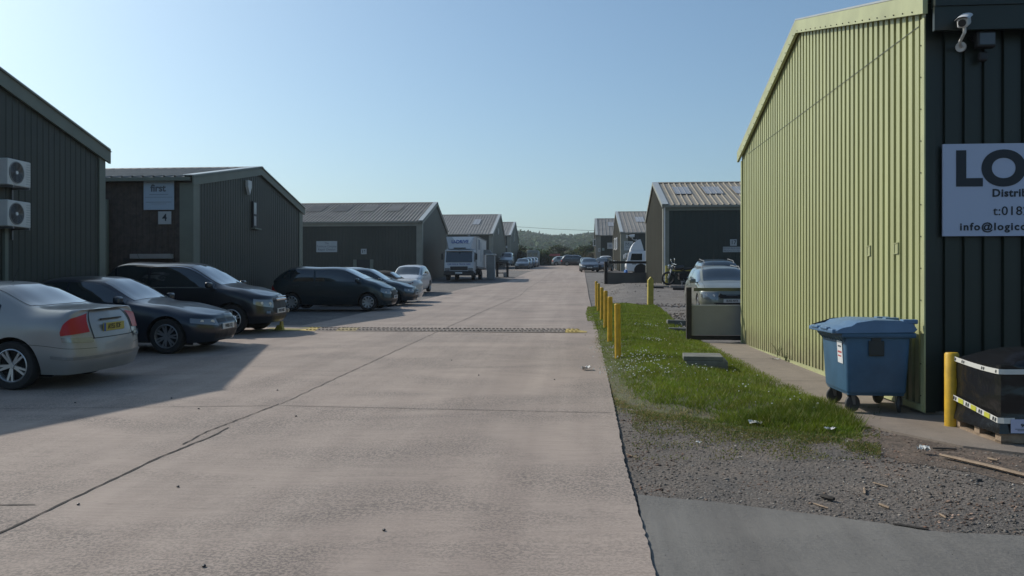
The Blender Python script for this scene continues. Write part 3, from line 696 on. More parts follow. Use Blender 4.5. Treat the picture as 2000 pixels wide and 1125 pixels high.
# ============================================================ HILL and WOODLAND
from mathutils import noise as mnoise
def hill():
    xs = np.linspace(-420, 520, 95); ys = [260,300,350,420,500,600,700,800,880,940,1000,1100,1250]
    prof = [0,.01,.04,.11,.24,.42,.6,.78,.9,.97,1,.97,.8]
    def crest(x, d=950):
        px = 1133+x/d*F
        base = np.interp(px, [300,700,900,1010,1040,1080,1120,1150,1180,1400,1900], [520,480,462,447,451,457,458,454,450,455,500])
        return (CY-base)/F*d+CAMZ
    P = []
    for x in xs:
        row = []
        for y, p in zip(ys, prof):
            z = 7.6+(crest(x)-6-7.6)*p + 2.0*p*mnoise.noise(Vector((x*.02, y*.02, 0)))
            row.append((x, y, z-(1.5 if p == 0 else 0)))
        P.append(row)
    o = MB().grid(P).build('hill', mat('hill_ground', (.045,.06,.028), .95, var=.4, vscale=.02), sm=True); o['kind'] = 'structure'
    def hz(x, y): return 7.6+(crest(x)-6-7.6)*np.interp(y, ys, prof)
    # tree crowns: many leaf clump faces on lumpy crowns
    SZ = (.16, .30); V, Fc, C = [], [], []; n = 0
    def crown(x, y, z, r, h, col, k):
        nonlocal n
        th = rng.uniform(0, 6.283, k); ph = np.arccos(rng.uniform(-.25, 1, k)); rad = rng.uniform(.75, 1.05, k)
        ox = r*rad*np.sin(ph)*np.cos(th); oy = r*rad*np.sin(ph)*np.sin(th); oz = h*rad*np.cos(ph)
        c = np.stack([x+ox, y+oy, z+oz], 1); s = r*rng.uniform(*SZ, (k,1,1))
        tri = c[:, None, :]+rng.normal(0, 1, (k, 3, 3))*s*np.array([1,1,.75])
        V.append(tri.reshape(-1, 3)); Fc.append(np.arange(k*3).reshape(-1, 3)+n); n += k*3
        C.append(np.array(col)[None, :]*rng.uniform(.6, 1.3, (k, 1)))
    for i in range(3400):
        y = 330+640*random.random()**.8; x = random.uniform(-.16, .09)*y+random.uniform(-20, 20)
        r = random.uniform(3, 6.5); g = random.random()
        col = (.034+.018*g, .075+.025*g, .026) if mnoise.noise(Vector((x*.01, y*.01, 3))) < .1 else (.058+.018*g, .088+.025*g, .034)
        crown(x, y, hz(x, y), r, r*random.uniform(.6, .95), col, 60)
    o = attrmesh('woodland', np.concatenate(V), np.concatenate(Fc), np.concatenate(C), M['leafy']); tag(o, 'hazy green woodland covering the distant hill', 'woodland', kind='stuff')
    V.clear(); Fc.clear(); C.clear(); n = 0
    for i in range(300):
        y = random.uniform(158, 235); x = (random.uniform(985, 1215)-1133)/F*y; r = random.uniform(1.3, 3.0)
        top = np.interp((x/y*F+1133), [1000,1040,1065,1100,1130,1165,1200], [479,484,489,484,486,483,480])
        hh = max(1.2, zat(top+random.uniform(0, 14), y)-G(y)); g = random.random()
        col = random.choice([(.05,.07,.025), (.075,.085,.035), (.045,.055,.028), (.06,.095,.03), (.095,.085,.05)])
        for kk in range(4): crown(x+random.uniform(-1.5,1.5), y+random.uniform(-1,1), G(y)+hh*.3*kk*.6, r*(1-.12*kk), max(.6, hh*.35), col, 90)
    o = attrmesh('thicket', np.concatenate(V), np.concatenate(Fc), np.concatenate(C), M['leafy']); tag(o, 'dense scrubby hedge and bushes across the far end of the road', 'hedge', kind='stuff')
    # a few distinct small trees
    spots = [(1018,176,4.6,2.2,(.035,.055,.022),'dark rounded tree just right of the farthest left warehouse'), (1152,170,4.9,2.6,(.04,.06,.024),'bushy green tree just left of the farthest right warehouse'), (1096,190,4.6,3.0,(.06,.078,.032),'broad olive tree above the parked dark people carrier')]
    for px, y, h, r, col, lab in spots:
        x = (px-1133)/F*y; root = empty('tree', lab, 'tree', (x, y, G(y)-.1)); V.clear(); Fc.clear(); C.clear(); n = 0
        for kk in range(9):
            a = random.uniform(0, 6.28); q = random.uniform(0, r*.65); crown(q*math.cos(a), q*math.sin(a), h*random.uniform(.45, .8), r*.5, r*.42, col, 130)
        c = attrmesh('crown', np.concatenate(V), np.concatenate(Fc), np.concatenate(C), M['leafy']); c.parent = root
        mb = MB().cyl((0,0,0), (.1,0,h*.5), .22, .12, 8)
        for a in (.5, 2.4, 4.4): mb.cyl((.08,0,h*.4), (math.cos(a)*r*.4, math.sin(a)*r*.4, h*.7), .09, .03, 6)
        mb.build('trunk', M['wood_d'], root)
hill()
# ============================================================ VEHICLES
def herm(P, U):
    """P (n,k,3) control curves along axis 0, U array of params -> (len(U),k,3)"""
    n = len(P); D = np.maximum(np.linalg.norm(P[1:]-P[:-1], axis=2), 1e-4)[:, :, None]
    S = (P[1:]-P[:-1])/D; T = np.zeros_like(P); T[0] = S[0]; T[-1] = S[-1]
    T[1:-1] = (S[1:]*D[:-1]+S[:-1]*D[1:])/(D[1:]+D[:-1])*.92
    i = np.minimum(U.astype(int), n-2); t = (U-i)[:, None, None]; d = D[i]
    return (2*t**3-3*t**2+1)*P[i]+(t**3-2*t**2+t)*d*T[i]+(-2*t**3+3*t**2)*P[i+1]+(t**3-t**2)*d*T[i+1]
class Car:
    def __init__(s, L=4.4, W=1.76, H=1.45, zc=.98, nose=.70, belt=.92, xc=1.15, xh=1.95, xr=3.3, xb=4.0, zd=1.05, tail=.95, wf=.83, wb=2.65, wr=.315, cant=.72, clear=.20, tailx=.08, roofdrop=.03, shelf=0.0):
        s.__dict__.update(locals()); w = W/2; hl = L/2
        def ring(dside, dtop, w3, z3, y4, z4, y5, z5, z6, ws=1.0, dz=0, d3=None):
            d3 = dside if d3 is None else d3
            xs = [dside, dside, dside, d3, dtop, dtop, dtop]
            ys = [.90*w*ws, .985*w*ws, 1.0*w*ws, w3*w, y4*w, y5*w, 0]
            zs = [clear, clear+.2, (clear+.2+z3)*.5+.06, z3, z4, z5, z6]
            return [(hl-x, y, z) for x, y, z in zip(xs, ys, zs)]
        mid = lambda a, b, t=.5: a+(b-a)*t
        st = []
        bb = clear
        # rear: s0 centre, s1, s2 corner
        def cap(front, yscale, off, zt, top_in):
            sh = 0 if front else shelf; xs = [.07, .0, .01, .05+sh, top_in*.8+sh, top_in+sh, top_in*1.15+sh]
            zs = [bb, bb+.17, bb+.34, zt-.10, zt-.025, zt, zt+.004]
            ys = [yscale*.95, yscale, yscale, yscale*.98, yscale*.85, yscale*.45, 0]
            pts = []
            for x, y, z in zip(xs, ys, zs):
                d = x+off; pts.append(((hl-d) if front else (-hl+d), y*w, z))
            return pts
        tz = tail
        st.append(cap(False, 0, 0, tz, tailx)); st.append(cap(False, .58, .04, tz, tailx))
        dcor = .24
        st.append([(-hl+x, y*w, z) for x, y, z in zip([dcor, dcor-.04, dcor-.04, dcor+.02, tailx+.12, tailx+.06, tailx+.02], [.90, .955, .955, .92, .80, .42, 0], [bb, bb+.17, bb+.36, tz-.09, tz-.01, tz+.012, tz+.015])])
        db = L-xb       # distance of backlight base from the tail
        x3 = mid(tailx+.04, db, .5); z3_ = mid(tz, zd, .55)
        st.append([(-hl+x, y*w, z) for x, y, z in zip([max(.5, x3), max(.5, x3), max(.5, x3), max(.42, x3), x3+.04, x3, x3], [.90, .985, 1.0, .955, .80, .44, 0], [bb, bb+.2, bb+.40, mid(belt, tz, .5)-.04, z3_-.01, z3_+.012, z3_+.02])])
        sx = max(.78, db)
        st.append([(-hl+x, y*w, z) for x, y, z in zip([sx, sx, sx, sx, db+.10, db+.02, db], [.90, .985, 1.0, .955, .80, .46, 0], [bb, bb+.2, bb+.42, belt, zd, zd+.015, zd+.02])])
        zr_ = H-roofdrop
        for dd, yy, zz in ((xr, cant, zr_), (mid(xh, xr), cant+.02, H), (xh, cant, H-.035)):
            ds = min(dd, L-1.05)
            st.append([(hl-x, y*w, z) for x, y, z in zip([ds, ds, ds, mid(ds, dd), dd, dd, dd], [.90, .985, 1.0, .955, yy, yy*.62, 0], [bb, bb+.2, bb+.42, belt, zz-.075, zz-.012, zz])])
        st.append(ring(xc+.05, xc, .955, belt-.015, .82, zc-.02, .45, zc+.012, zc+.02, d3=xc+.02))
        zh = mid(nose, zc, .62)
        st.append(ring(mid(.30, xc), mid(.24, xc), .955, zh-.075, .82, zh-.01, .45, zh+.02, zh+.028))
        st.append([(hl-x, y*w, z) for x, y, z in zip([.34, .30, .30, .32, .30, .24, .22], [.88, .945, .95, .92, .80, .44, 0], [bb, bb+.17, bb+.36, nose-.07, nose+.005, nose+.03, nose+.04])])
        st.append(cap(True, .58, .05, nose, .09)); st.append(cap(True, 0, 0, nose, .09))
        C = np.array(st, float); mir = C[:, -2::-1].copy(); mir[:, :, 1] *= -1
        s.C = np.concatenate([C, mir], 1)              # (13,13,3)
    def ev(s, U, Vv):
        A = herm(s.C, np.asarray(U, float)); B = herm(np.transpose(A, (1, 0, 2)).copy(), np.asarray(Vv, float)); return np.transpose(B, (1, 0, 2))
    def body(s, res=.07):
        U = []
        for i in range(12):
            ln = np.linalg.norm(s.C[i+1, 3]-s.C[i, 3]); k = max(3, int(ln/res)); U += list(i+np.arange(k)/k)
        U.append(12-1e-6); Vv = np.arange(0, 12.001, .25); Vv[-1] = 12-1e-6
        P = s.ev(U, Vv); nu, nv = P.shape[:2]; hl = s.L/2
        axs = [hl-s.wf, hl-s.wf-s.wb]; s.axles = axs; Ra = s.wr+.055; cz = s.wr
        keep = np.ones((nu-1, nv-1), bool); ctr = (P[:-1,:-1]+P[1:,:-1]+P[:-1,1:]+P[1:,1:])/4
        for ax in axs: keep &= ~((np.hypot(ctr[...,0]-ax, ctr[...,2]-cz) < Ra) & (np.abs(ctr[...,1]) > .45*s.W/2))
        near = np.zeros((nu, nv), bool); full = np.zeros((nu, nv), bool)
        k2 = np.pad(keep, 1, constant_values=True)
        gone = (~k2[:-1,:-1])|(~k2[1:,:-1])|(~k2[:-1,1:])|(~k2[1:,1:]); k3 = np.pad(keep, 1, constant_values=False)
        some = k3[:-1,:-1]|k3[1:,:-1]|k3[:-1,1:]|k3[1:,1:]
        b = gone & some
        for ax in axs:
            dx = P[...,0]-ax; dz = P[...,2]-cz; r = np.hypot(dx, dz); q = b & (r < Ra*1.5) & (r > 1e-3); sc = Ra/np.maximum(r, 1e-3)
            P[...,0] = np.where(q, ax+dx*sc, P[...,0]); P[...,2] = np.where(q, cz+dz*sc, P[...,2])
        idx = np.arange(nu*nv).reshape(nu, nv); f = []
        for i, j in zip(*np.nonzero(keep)): f.append((idx[i,j], idx[i,j+1], idx[i+1,j+1], idx[i+1,j]))
        return P.reshape(-1, 3), f
    def patch(s, u0, u1, v0, v1, off, nu=10, nv=5, mirror=True):
        """u0..v1 may be functions of 0..1 (v0, v1 along u)"""
        mb = MB(); f0 = v0 if callable(v0) else (lambda t: v0); f1 = v1 if callable(v1) else (lambda t: v1)
        for side in ((1,) if mirror == 'only' else (0, 1) if mirror else (0,)):
            P = []
            for i in range(nu+1):
                t = i/nu; u = u0+(u1-u0)*t; vv = np.array([f0(t)+(f1(t)-f0(t))*j/nv for j in range(nv+1)])
                if side: vv = 12-vv
                u = min(max(u, 0.0), 11.99); e = .02
                p = s.ev([u], np.clip(vv, 0, 11.99))[0]; pu = s.ev([min(u+e, 11.995)], np.clip(vv, 0, 11.99))[0]-s.ev([max(u-e, 0)], np.clip(vv, 0, 11.99))[0]
                pv = s.ev([u], np.clip(vv+e, 0, 11.99))[0]-s.ev([u], np.clip(vv-e, 0, 11.99))[0]
                n = np.cross(pu, pv); n /= np.maximum(np.linalg.norm(n, axis=1, keepdims=True), 1e-9)
                ctr = np.array([0, 0, .6]); flip = np.sign(np.sum(n*(p-ctr), axis=1, keepdims=True)); flip[flip == 0] = 1
                P.append(p+n*flip*off)
            mb.grid(P)
        return mb
def wheel_parts(r, w, spokes, rim_m, style=0):
    t = MB().lathe([(r*.68, -w*.42), (r*.80, -w*.5), (r*.94, -w*.47), (r, -w*.32), (r, w*.32), (r*.94, w*.47), (r*.80, w*.5), (r*.68, w*.42), (r*.66, 0)], 'y', 30, closed=True)
    rim = MB().lathe([(r*.69, w*.44), (r*.655, w*.47), (r*.62, w*.40), (r*.60, w*.1), (r*.66, -w*.1)], 'y', 30)
    rim.cyl((0, w*.2, 0), (0, w*.42, 0), r*.15, r*.11, 14)
    for k in range(spokes):
        a = 2*math.pi*k/spokes
        for da in ((-.10, .10) if style == 0 else (0,)):
            b = a+da; c, s_ = math.cos(b), math.sin(b); wd = r*(.055 if style == 0 else .12)
            p0 = Vector((c*r*.10, w*.36, s_*r*.10)); p1 = Vector((math.cos(a+da*1.6)*r*.66, w*.42, math.sin(a+da*1.6)*r*.66)); d = (p1-p0).normalized(); n = Vector((0,1,0)); q = d.cross(n)
            rim.prism([p0-q*wd, p1-q*wd*.8, p1+q*wd*.8, p0+q*wd], (0, -w*.12, 0))
    back = MB().cyl((0, -w*.05, 0), (0, w*.12, 0), r*.63, seg=24)
    return t, rim, back
SHARED = {}
def put_wheels(root, name, r, w, pos, spokes, rim_m, style=0):
    key = (r, w, spokes, rim_m, style)
    if key not in SHARED:
        t, rim, back = wheel_parts(r, w, spokes, rim_m, style)
        ot = t.build('wheel', M['rubber'], sm=True); orr = rim.build('rim', M[rim_m], sm=True); ob = back.build('brake_disc', M['dark'])
        SHARED[key] = (ot.data, orr.data, ob.data)
        for o in (ot, orr, ob): bpy.data.objects.remove(o)
    a, b, c = SHARED[key]
    for x, y, z in pos:
        o = link('wheel', a, None, root, (x, y, z), (0, random.uniform(0, 6), 0 if y > 0 else math.pi))
        link('rim', b, None, o); link('brake_disc', c, None, o)
def make_car(name, label, spec, pos, rz, pm, group=None, spokes=5, rim='alloy', style=0, estate=False, plate_f=None, plate_r=None, lampf=(9.9,11.3,1.75,3.2), lampr=(.85,2.55,2.45,3.5), rails=False, far=False, soft=False, grille=(11.25,12,1.75,3.0), grillem='black', lampr_m='red', cat='car', doors=2, extra=None, lean=None, mirror=True):
    car = Car(**spec); root = empty(name, label, cat, pos, rz, group)
    slope = 0
    v, f = car.body(.12 if far else .06); mb = MB(); mb.v = [tuple(p) for p in v]; mb.f = [tuple(int(i) for i in q) for q in f]
    o = mb.build('body', pm, root, fix=True); 
    bm = bmesh.new(); bm.from_mesh(o.data); bmesh.ops.remove_doubles(bm, verts=list(bm.verts), dist=.0015); bmesh.ops.recalc_face_normals(bm, faces=list(bm.faces)); bm.to_mesh(o.data); bm.free(); smooth(o.data, 50)
    hl = car.L/2; w = car.W/2
    mb = MB().box((0, 0, car.clear+.17), (car.L-.5, car.W*.62, .34))
    for ax in car.axles:
        for s in (1, -1):
            P = []
            for k in range(13):
                a = math.pi*k/12-.0; rr = car.wr+.06
                P.append([(ax+rr*math.cos(a), s*w*.55, car.wr+rr*math.sin(a)*1.0), (ax+rr*math.cos(a), s*w*.95, car.wr+rr*math.sin(a))])
            mb.grid(P); mb.box((ax, s*w*.55, car.wr+.1), (2*car.wr, .02, 2*car.wr*.9))
    mb.build('underbody', M['dark'], root, fix=False)
    if not far:        # aerial and roof seams
        p = car.ev([5.3], [5.6])[0][0]; MB().cyl((p[0], 0, p[2]-.01), (p[0]-.10, 0, p[2]+.20), .006, .003, 6).build('aerial', M['black'], root)
    g = M['glass']; roofm = pm
    def P(name_, mm, u0, u1, v0, v1, off, nu=8, nv=4, par=None):
        if v1 == 6.0:              # patch that crosses the centre line: one piece
            f0 = v0 if callable(v0) else (lambda t: v0)
            mb = car.patch(u0, u1, f0, lambda t: 12-f0(t), off, nu=nu, nv=nv*2, mirror=False); o = mb.build(name_, mm, root); smooth(o.data, 60); return o
        if u1 == 12 or u0 == 0:    # patch that crosses the nose or tail: weld the halves
            o = car.patch(u0, u1, v0, v1, off, nu=nu, nv=nv).build(name_, mm, root); bm = bmesh.new(); bm.from_mesh(o.data); bmesh.ops.remove_doubles(bm, verts=list(bm.verts), dist=.03 if far else .012); bm.to_mesh(o.data); bm.free(); return o
        for side in (0, 1):
            o = car.patch(u0, u1, v0, v1, off, nu=nu, nv=nv, mirror='only' if side else False).build(name_, mm, root, fix=True); smooth(o.data, 60)
        return o
    zc_ = .004
    P('windscreen', g, 7.10, 7.93, lambda t: 4.16+.05*t, 6.0, .005, nu=10, nv=8)
    if soft:
        P('soft_top', M['softtop'], 3.95, 7.12, lambda t: 3.62, 6.0, .012, nu=26, nv=9)
        P('rear_window', g, 4.15, 4.8, 4.5, 6.0, .02, nu=8, nv=6)
        P('side_window', g, 5.6, 7.78, 3.12, lambda t: 3.82-.25*t*t, .018, nu=16, nv=4)
    else:
        P('rear_window', g, 4.14, 4.9, lambda t: 4.25-.02*t, 6.0, .005, nu=8, nv=8)
        P('side_window', g, 6.04, 7.82, 3.10, lambda t: 3.90-.04*t, .004, nu=16, nv=4)
        P('side_window', g, 5.02 if not estate else 5.04, 5.96, 3.10, lambda t: 3.90, .004, nu=10, nv=4)
        if estate: P('side_window', g, 4.32, 4.95, 3.14, lambda t: 3.62+.26*t, .004, nu=8, nv=4)
        elif not far: P('side_window', g, 4.62, 4.97, lambda t: 3.30-.18*t, lambda t: 3.55+.32*t, .004, nu=5, nv=3)
    if not far:
        for s in (1, -1):
            for uu, vv, rr in ((11.0, 2.5, .045), (10.45, 2.6, .035)):
                p = car.ev([uu], [vv])[0][0]; MB().cyl((p[0]-.02, s*(abs(p[1])-.01), p[2]), (p[0]+.009, s*(abs(p[1])+.012), p[2]), rr*.6, rr, 12).build('lamp_reflector', M['lampw'], root)
    h = P('headlight', M['lens'], lampf[0], lampf[1], lambda t: lampf[2]+(.35*(1-t)), lambda t: lampf[3]-.12*(1-t), .010, nu=14, nv=5)
    P('tail_light', M[lampr_m], lampr[0], lampr[1], lambda t: lampr[2]-.12*t, lambda t: lampr[3]-1.25*t, .012, nu=22, nv=7)
    P('grille', M[grillem], grille[0], grille[1], grille[2], grille[3], .006, nu=4, nv=3)
    if not far:
        P('bumper_intake', M['black'], 11.1, 12, .35, 1.15, .006, nu=4, nv=3)
        for u in ((7.88, 6.0, 5.0) if doors == 2 else (7.88, 5.2)):
            P('door_seam', M['black'], u-.012 if u > 7 else u-.008, u, .25, 3.05, .002, nu=1, nv=12)
        P('sill_trim', M['black'], 4.3, 9.0, .0, .16, .004, nu=14, nv=1)
        P('bonnet_seam', M['black'], 8.0, 10.8, 4.02, 4.045, .002, nu=14, nv=1)
        for u in (6.15, 5.15):
            p = car.ev([u], [2.72])[0][0]
            for s in (1, -1): MB().rbox((p[0], s*(abs(p[1])+.018), p[2]), (.19, .03, .03), .01).build('door_handle', pm, root)
    # mirrors
    if mirror:
        p = car.ev([7.72], [3.1])[0][0]
        for s in (1, -1): 
            o = MB().rbox((p[0]+.02, s*(w+.09), p[2]+.06), (.12, .20, .14), .04, 3).box((p[0]+.02, s*(w-.01), p[2]+.01), (.06, .12, .03)).build('wing_mirror', pm, root, sm=True)
    if rails:
        for s in (1, -1):
            pts = [car.ev([u], [4.28])[0][0]+np.array((0,0,.0 if k in (0,6) else .055)) for k, u in enumerate(np.linspace(4.95, 7.05, 7))]
            MB().tube([Vector((p[0], s*abs(p[1]), p[2])) for p in pts], .017, 8).build('roof_rail', M['grey_metal'], root, sm=True)
    def plate(x, z, sgn, mm, body):
        o = MB().rbox((0, 0, 0), (.016, .52, .112), .004, 1).build('number_plate', mm, root, loc=(x, 0, z))
        if body: text('plate_text', body, .098, (sgn*.010, 0, 0), (R(90), 0, R(90*sgn)), M['ink'], o, bold=.012, sx=.78)
        return o
    if plate_f: plate(hl+.006, car.clear+.27, 1, M['plate_w'], plate_f)
    if plate_r: plate(-hl+(plate_r[2] if len(plate_r) > 2 else 0), plate_r[1], -1, M['plate_y'], plate_r[0])
    P3_ = [(ax, s*(w-.10), car.wr) for ax in car.axles for s in (1, -1)]
    put_wheels(root, 'wheel', car.wr, .20, P3_, spokes, rim, style)
    if extra: extra(root, car)
    # stand on the sloping ground
    x, y = pos[0], pos[1]
    e = 1.2; nrm = Vector((-(H(x+e, y)-H(x-e, y))/(2*e), -(H(x, y+e)-H(x, y-e))/(2*e), 1)).normalized()
    q = Vector((0,0,1)).rotation_difference(nrm); root.rotation_mode = 'XYZ'
    root.rotation_euler = (q.to_matrix() @ Matrix.Rotation(rz, 3, 'Z')).to_euler()
    return root, car
def G3(x, y, off=0.035): return (x, y, H(x, y)+off)
M['softtop'] = mat('black_canvas', (.010,.010,.011), .9, bump=.3, bscale=60)
GRP = 'cars parked in front of the left warehouses'
saloon = dict(shelf=.07, L=4.58, W=1.82, H=1.42, zc=.98, nose=.72, belt=.93, xc=1.28, xh=2.05, xr=3.2, xb=3.92, zd=1.06, tail=1.03, wf=.90, wb=2.72, wr=.325, tailx=.10)
def x1(root, car):
    hl = car.L/2
    P = car.patch(.0, 2.7, 1.15, 1.35, .012, nu=12, nv=2).build('bumper_strip', M['grey_metal'], root)
    car.patch(0, 1.5, 2.28, 2.31, .003, nu=5, nv=1).build('boot_seam', M['black'], root)
    for mm in (False, 'only'):
        car.patch(.95, 2.2, 2.18, 2.33, .014, nu=16, nv=2, mirror=mm).build('reversing_lamp', M['lens'], root)
        car.patch(.86, .90, 2.28, 4.3, .003, nu=1, nv=10, mirror=mm).build('boot_seam', M['black'], root)
        car.patch(.86, 4.0, 1.92, 1.95, .003, nu=20, nv=1, mirror=mm).build('bumper_seam', M['black'], root)
    MB().box((-hl+.10, .0, .90), (.03, .5, .018)).build('boot_handle', M['black'], root)
    MB().box((.0, 0, .7), (.01,.01,.01)) 
    pl = [o for o in root.children if o.name.startswith('number_plate')][0]
    MB().box((-.0095, .235, 0), (.002, .045, .108)).build('plate_band', M['ink_blue'], pl)
make_car('saloon_car', 'silver saloon car seen from behind with red lamps and yellow number plate', saloon, G3(-6.5-2.29, 11.45), math.pi, paint('silver_paint', (.30,.295,.285), .5, .36), GRP, spokes=5, plate_r=('AY55 FDF', .79, .055), lampr=(.98,2.22,2.5,3.75), extra=x1)
bm3 = dict(L=4.52, W=1.80, H=1.42, zc=.96, nose=.70, belt=.92, xc=1.45, xh=2.2, xr=3.3, xb=4.0, zd=1.06, tail=1.0, wf=.80, wb=2.76, wr=.325)
make_car('saloon_car', 'dark blue saloon car with multi-spoke wheels beside the silver saloon', bm3, G3(-6.78-2.26, 15.85), 0, paint('dark_blue_paint', (.008,.014,.026), .4, .22), GRP, spokes=7, rim='alloy_d', plate_f='WR06 XLJ', lampf=(9.9,11.25,1.72,3.3), grille=(11.2,11.93,2.2,3.3))
suv = dict(L=4.52, W=1.82, H=1.68, zc=1.14, nose=.90, belt=1.08, xc=1.12, xh=2.0, xr=3.75, xb=4.34, zd=1.12, tail=1.0, wf=.88, wb=2.62, wr=.355, clear=.26, cant=.74)
def xsuv(root, car):
    hl = car.L/2
    MB().rbox((hl+.0, 0, .80), (.05, .62, .07), .02).rbox((hl+.01, 0, .87), (.04, .5, .03), .01).build('grille_bar', M['chrome'], root)
    car.patch(5.0, 7.9, 3.02, 3.06, .008, nu=20, nv=1).build('window_trim', M['chrome'], root)
    car.patch(5.0, 7.75, 3.94, 3.98, .008, nu=20, nv=1).build('window_trim', M['chrome'], root)
    for s in (1, -1): MB().cyl((hl-.12, s*.62, .50), (hl-.03, s*.60, .50), .05).build('fog_lamp', M['lens'], root)
make_car('suv', 'black four-wheel-drive car with chrome grille standing over the speed hump end', suv, G3(-7.22-2.26, 19.97), 0, paint('black_blue_paint', (.005,.007,.012), .3, .2), GRP, spokes=5, estate=True, plate_f='WX07 MKU', lampf=(9.9,11.25,2.05,3.1), extra=xsuv)
mpv = dict(L=4.4, W=1.72, H=1.52, zc=1.08, nose=.80, belt=.98, xc=.92, xh=1.75, xr=3.65, xb=4.25, zd=1.10, tail=1.0, wf=.80, wb=2.72, wr=.305, cant=.76)
make_car('people_carrier', 'dark teal small people carrier with star-pattern wheels next along from the black four-wheel-drive', mpv, G3(-6.55-2.2, 29.7), 0, paint('teal_paint', (.010,.024,.030), .35, .25), GRP, spokes=9, rim='alloy', style=1, estate=True, plate_f='WU55 LFE', lampf=(9.85,11.0,2.15,3.7))
hatch = dict(L=4.0, W=1.68, H=1.46, zc=.98, nose=.72, belt=.92, xc=1.05, xh=1.85, xr=3.2, xb=3.82, zd=1.05, tail=.95, wf=.80, wb=2.5, wr=.30)
make_car('hatchback', 'dark blue-grey hatchback nearly hidden beside the teal people carrier', hatch, G3(-6.45-2.0, 33.1), 0, paint('slate_paint', (.022,.032,.040), .4, .25), GRP, spokes=5, plate_f='WJ04 OHN', lampf=(9.9,11.25,1.72,3.3))
conv = dict(L=4.05, W=1.76, H=1.32, zc=.94, nose=.66, belt=.90, xc=1.35, xh=2.05, xr=2.65, xb=3.2, zd=.98, tail=.92, wf=.80, wb=2.4, wr=.31, cant=.66, tailx=.14)
make_car('convertible_car', 'cream white convertible with black soft top parked tail towards the road', conv, G3(-6.75-2.02, 35.8), math.pi, paint('cream_paint', (.52,.50,.46), .1, .35), GRP, spokes=5, soft=True, doors=1, lampr=(1.9,2.75,2.9,3.3), lampr_m='red_d')
make_car('hatchback', 'silver hatchback with pale roof parked deep behind the cream convertible', hatch, G3(-10.2, 38.6), 0, paint('pale_silver_paint', (.42,.45,.48), .3, .3), GRP, spokes=5, far=True)
make_car('hatchback', 'white hatchback facing the camera at the end of the near row of cars', hatch, G3(-8.95, 44.1), -math.pi/2, paint('white_car_paint', (.55,.57,.59), .05, .3), GRP, spokes=5, plate_f='WA03 KZT')
# far cars on the left, nose to tail along the road
FG = 'cars parked along the far left of the road'
for k, (y, c, nm, lab) in enumerate(((112,(.05,.052,.058),'grey_far','dark grey car, nearest of the four parked nose to tail on the far left'), (118.3,(.30,.31,.32),'silver_far','second car of the far left row, silver, behind the dark grey one'), (124.8,(.10,.11,.12),'mid_far','third car of the far left row, mid grey'), (131.2,(.42,.43,.44),'pale_far','last and farthest car of the far left row, pale silver'))):
    make_car('parked_car', lab, hatch if k != 0 else saloon, G3(-7.6+.1*k, y, .01), -math.pi/2, paint(nm+'_paint', c, .3, .3), FG, far=True, mirror=False)
suvf = dict(suv); suvf['H'] = 1.85
make_car('suv', 'pale silver off-road car raised behind the far left row of cars', suvf, G3(-10.4, 120, .35), -math.pi/2, paint('suv_far_paint', (.45,.47,.48), .3, .3), FG, far=True)
# right side
est = dict(L=4.65, W=1.84, H=1.50, zc=1.04, nose=.80, belt=.98, xc=1.2, xh=2.0, xr=4.0, xb=4.5, zd=1.02, tail=.95, wf=.95, wb=2.68, wr=.315)
def xs(root, car):
    hl = car.L/2
    for s in (1, -1): MB().prism([(hl-.05, s*.24, .64), (hl-.05, s*.36, .70), (hl-.06, s*.42, .60), (hl-.05, s*.30, .57)], (.06, 0, 0)).build('grille_vent', M['black'], root)
    MB().rbox((hl-.0, 0, .645), (.03, .34, .012), .003, 1).build('grille_bar', M['chrome'], root)
    car.patch(11.0, 12, 1.1, 1.25, .012, nu=5, nv=1).build('bumper_strip', M['black'], root)
make_car('estate_car', 'silver-green estate car with roof rails behind the low grey wall', est, G3(4.62, 26.2+2.33, .05), -math.pi/2, paint('sage_silver_paint', (.22,.23,.19), .45, .3), None, estate=True, rails=True, plate_f='BU05 NYX', grille=(11.35,12,2.05,2.75), extra=xs, lampf=(9.9,11.25,1.72,3.3))
make_car('suv', 'black four-wheel-drive car with roof rails, parked behind the silver-green estate', dict(suv, H=1.72), G3(5.85, 36.6, -.05), -math.pi/2, paint('black_green_paint', (.012,.018,.016), .3, .25), None, estate=True, rails=True)
make_car('saloon_car', 'dark grey saloon car facing the camera on the far right edge of the road', saloon, G3(.95, 87.5), -math.pi/2, paint('graphite_paint', (.035,.037,.045), .4, .25), 'cars at the far right of the road', plate_f='FY07 KKL')
make_car('hatchback', 'dark hatchback just behind the dark grey saloon on the right', dict(hatch, H=1.5), G3(.75, 95.5), -math.pi/2, paint('moss_paint', (.10,.12,.115), .4, .3), 'cars at the far right of the road', far=True)
make_car('hatchback', 'white hatchback in front of the farthest right warehouse', dict(hatch, H=1.6), G3(2.95, 97.5, .12), -math.pi/2, paint('bright_white_paint', (.75,.76,.77), .0, .3), 'cars at the far right of the road', far=True)
make_car('hatchback', 'red-grey hatchback tucked beside the dark grey saloon on the right', hatch, G3(2.35, 90.5, .05), -math.pi/2-.25, paint('plum_paint', (.06,.045,.045), .3, .3), 'cars at the far right of the road', far=True)
mpv2 = dict(L=4.8, W=1.85, H=1.72, zc=1.12, nose=.85, belt=1.02, xc=.95, xh=1.95, xr=4.1, xb=4.65, zd=1.1, tail=1.0, wf=.92, wb=2.85, wr=.34)
make_car('people_carrier', 'dark people carrier parked side-on across the far end of the road', mpv2, G3((1124-1133)/F*137, 137), 0, paint('dark_plum_paint', (.05,.048,.05), .35, .3), None, far=True, estate=True)
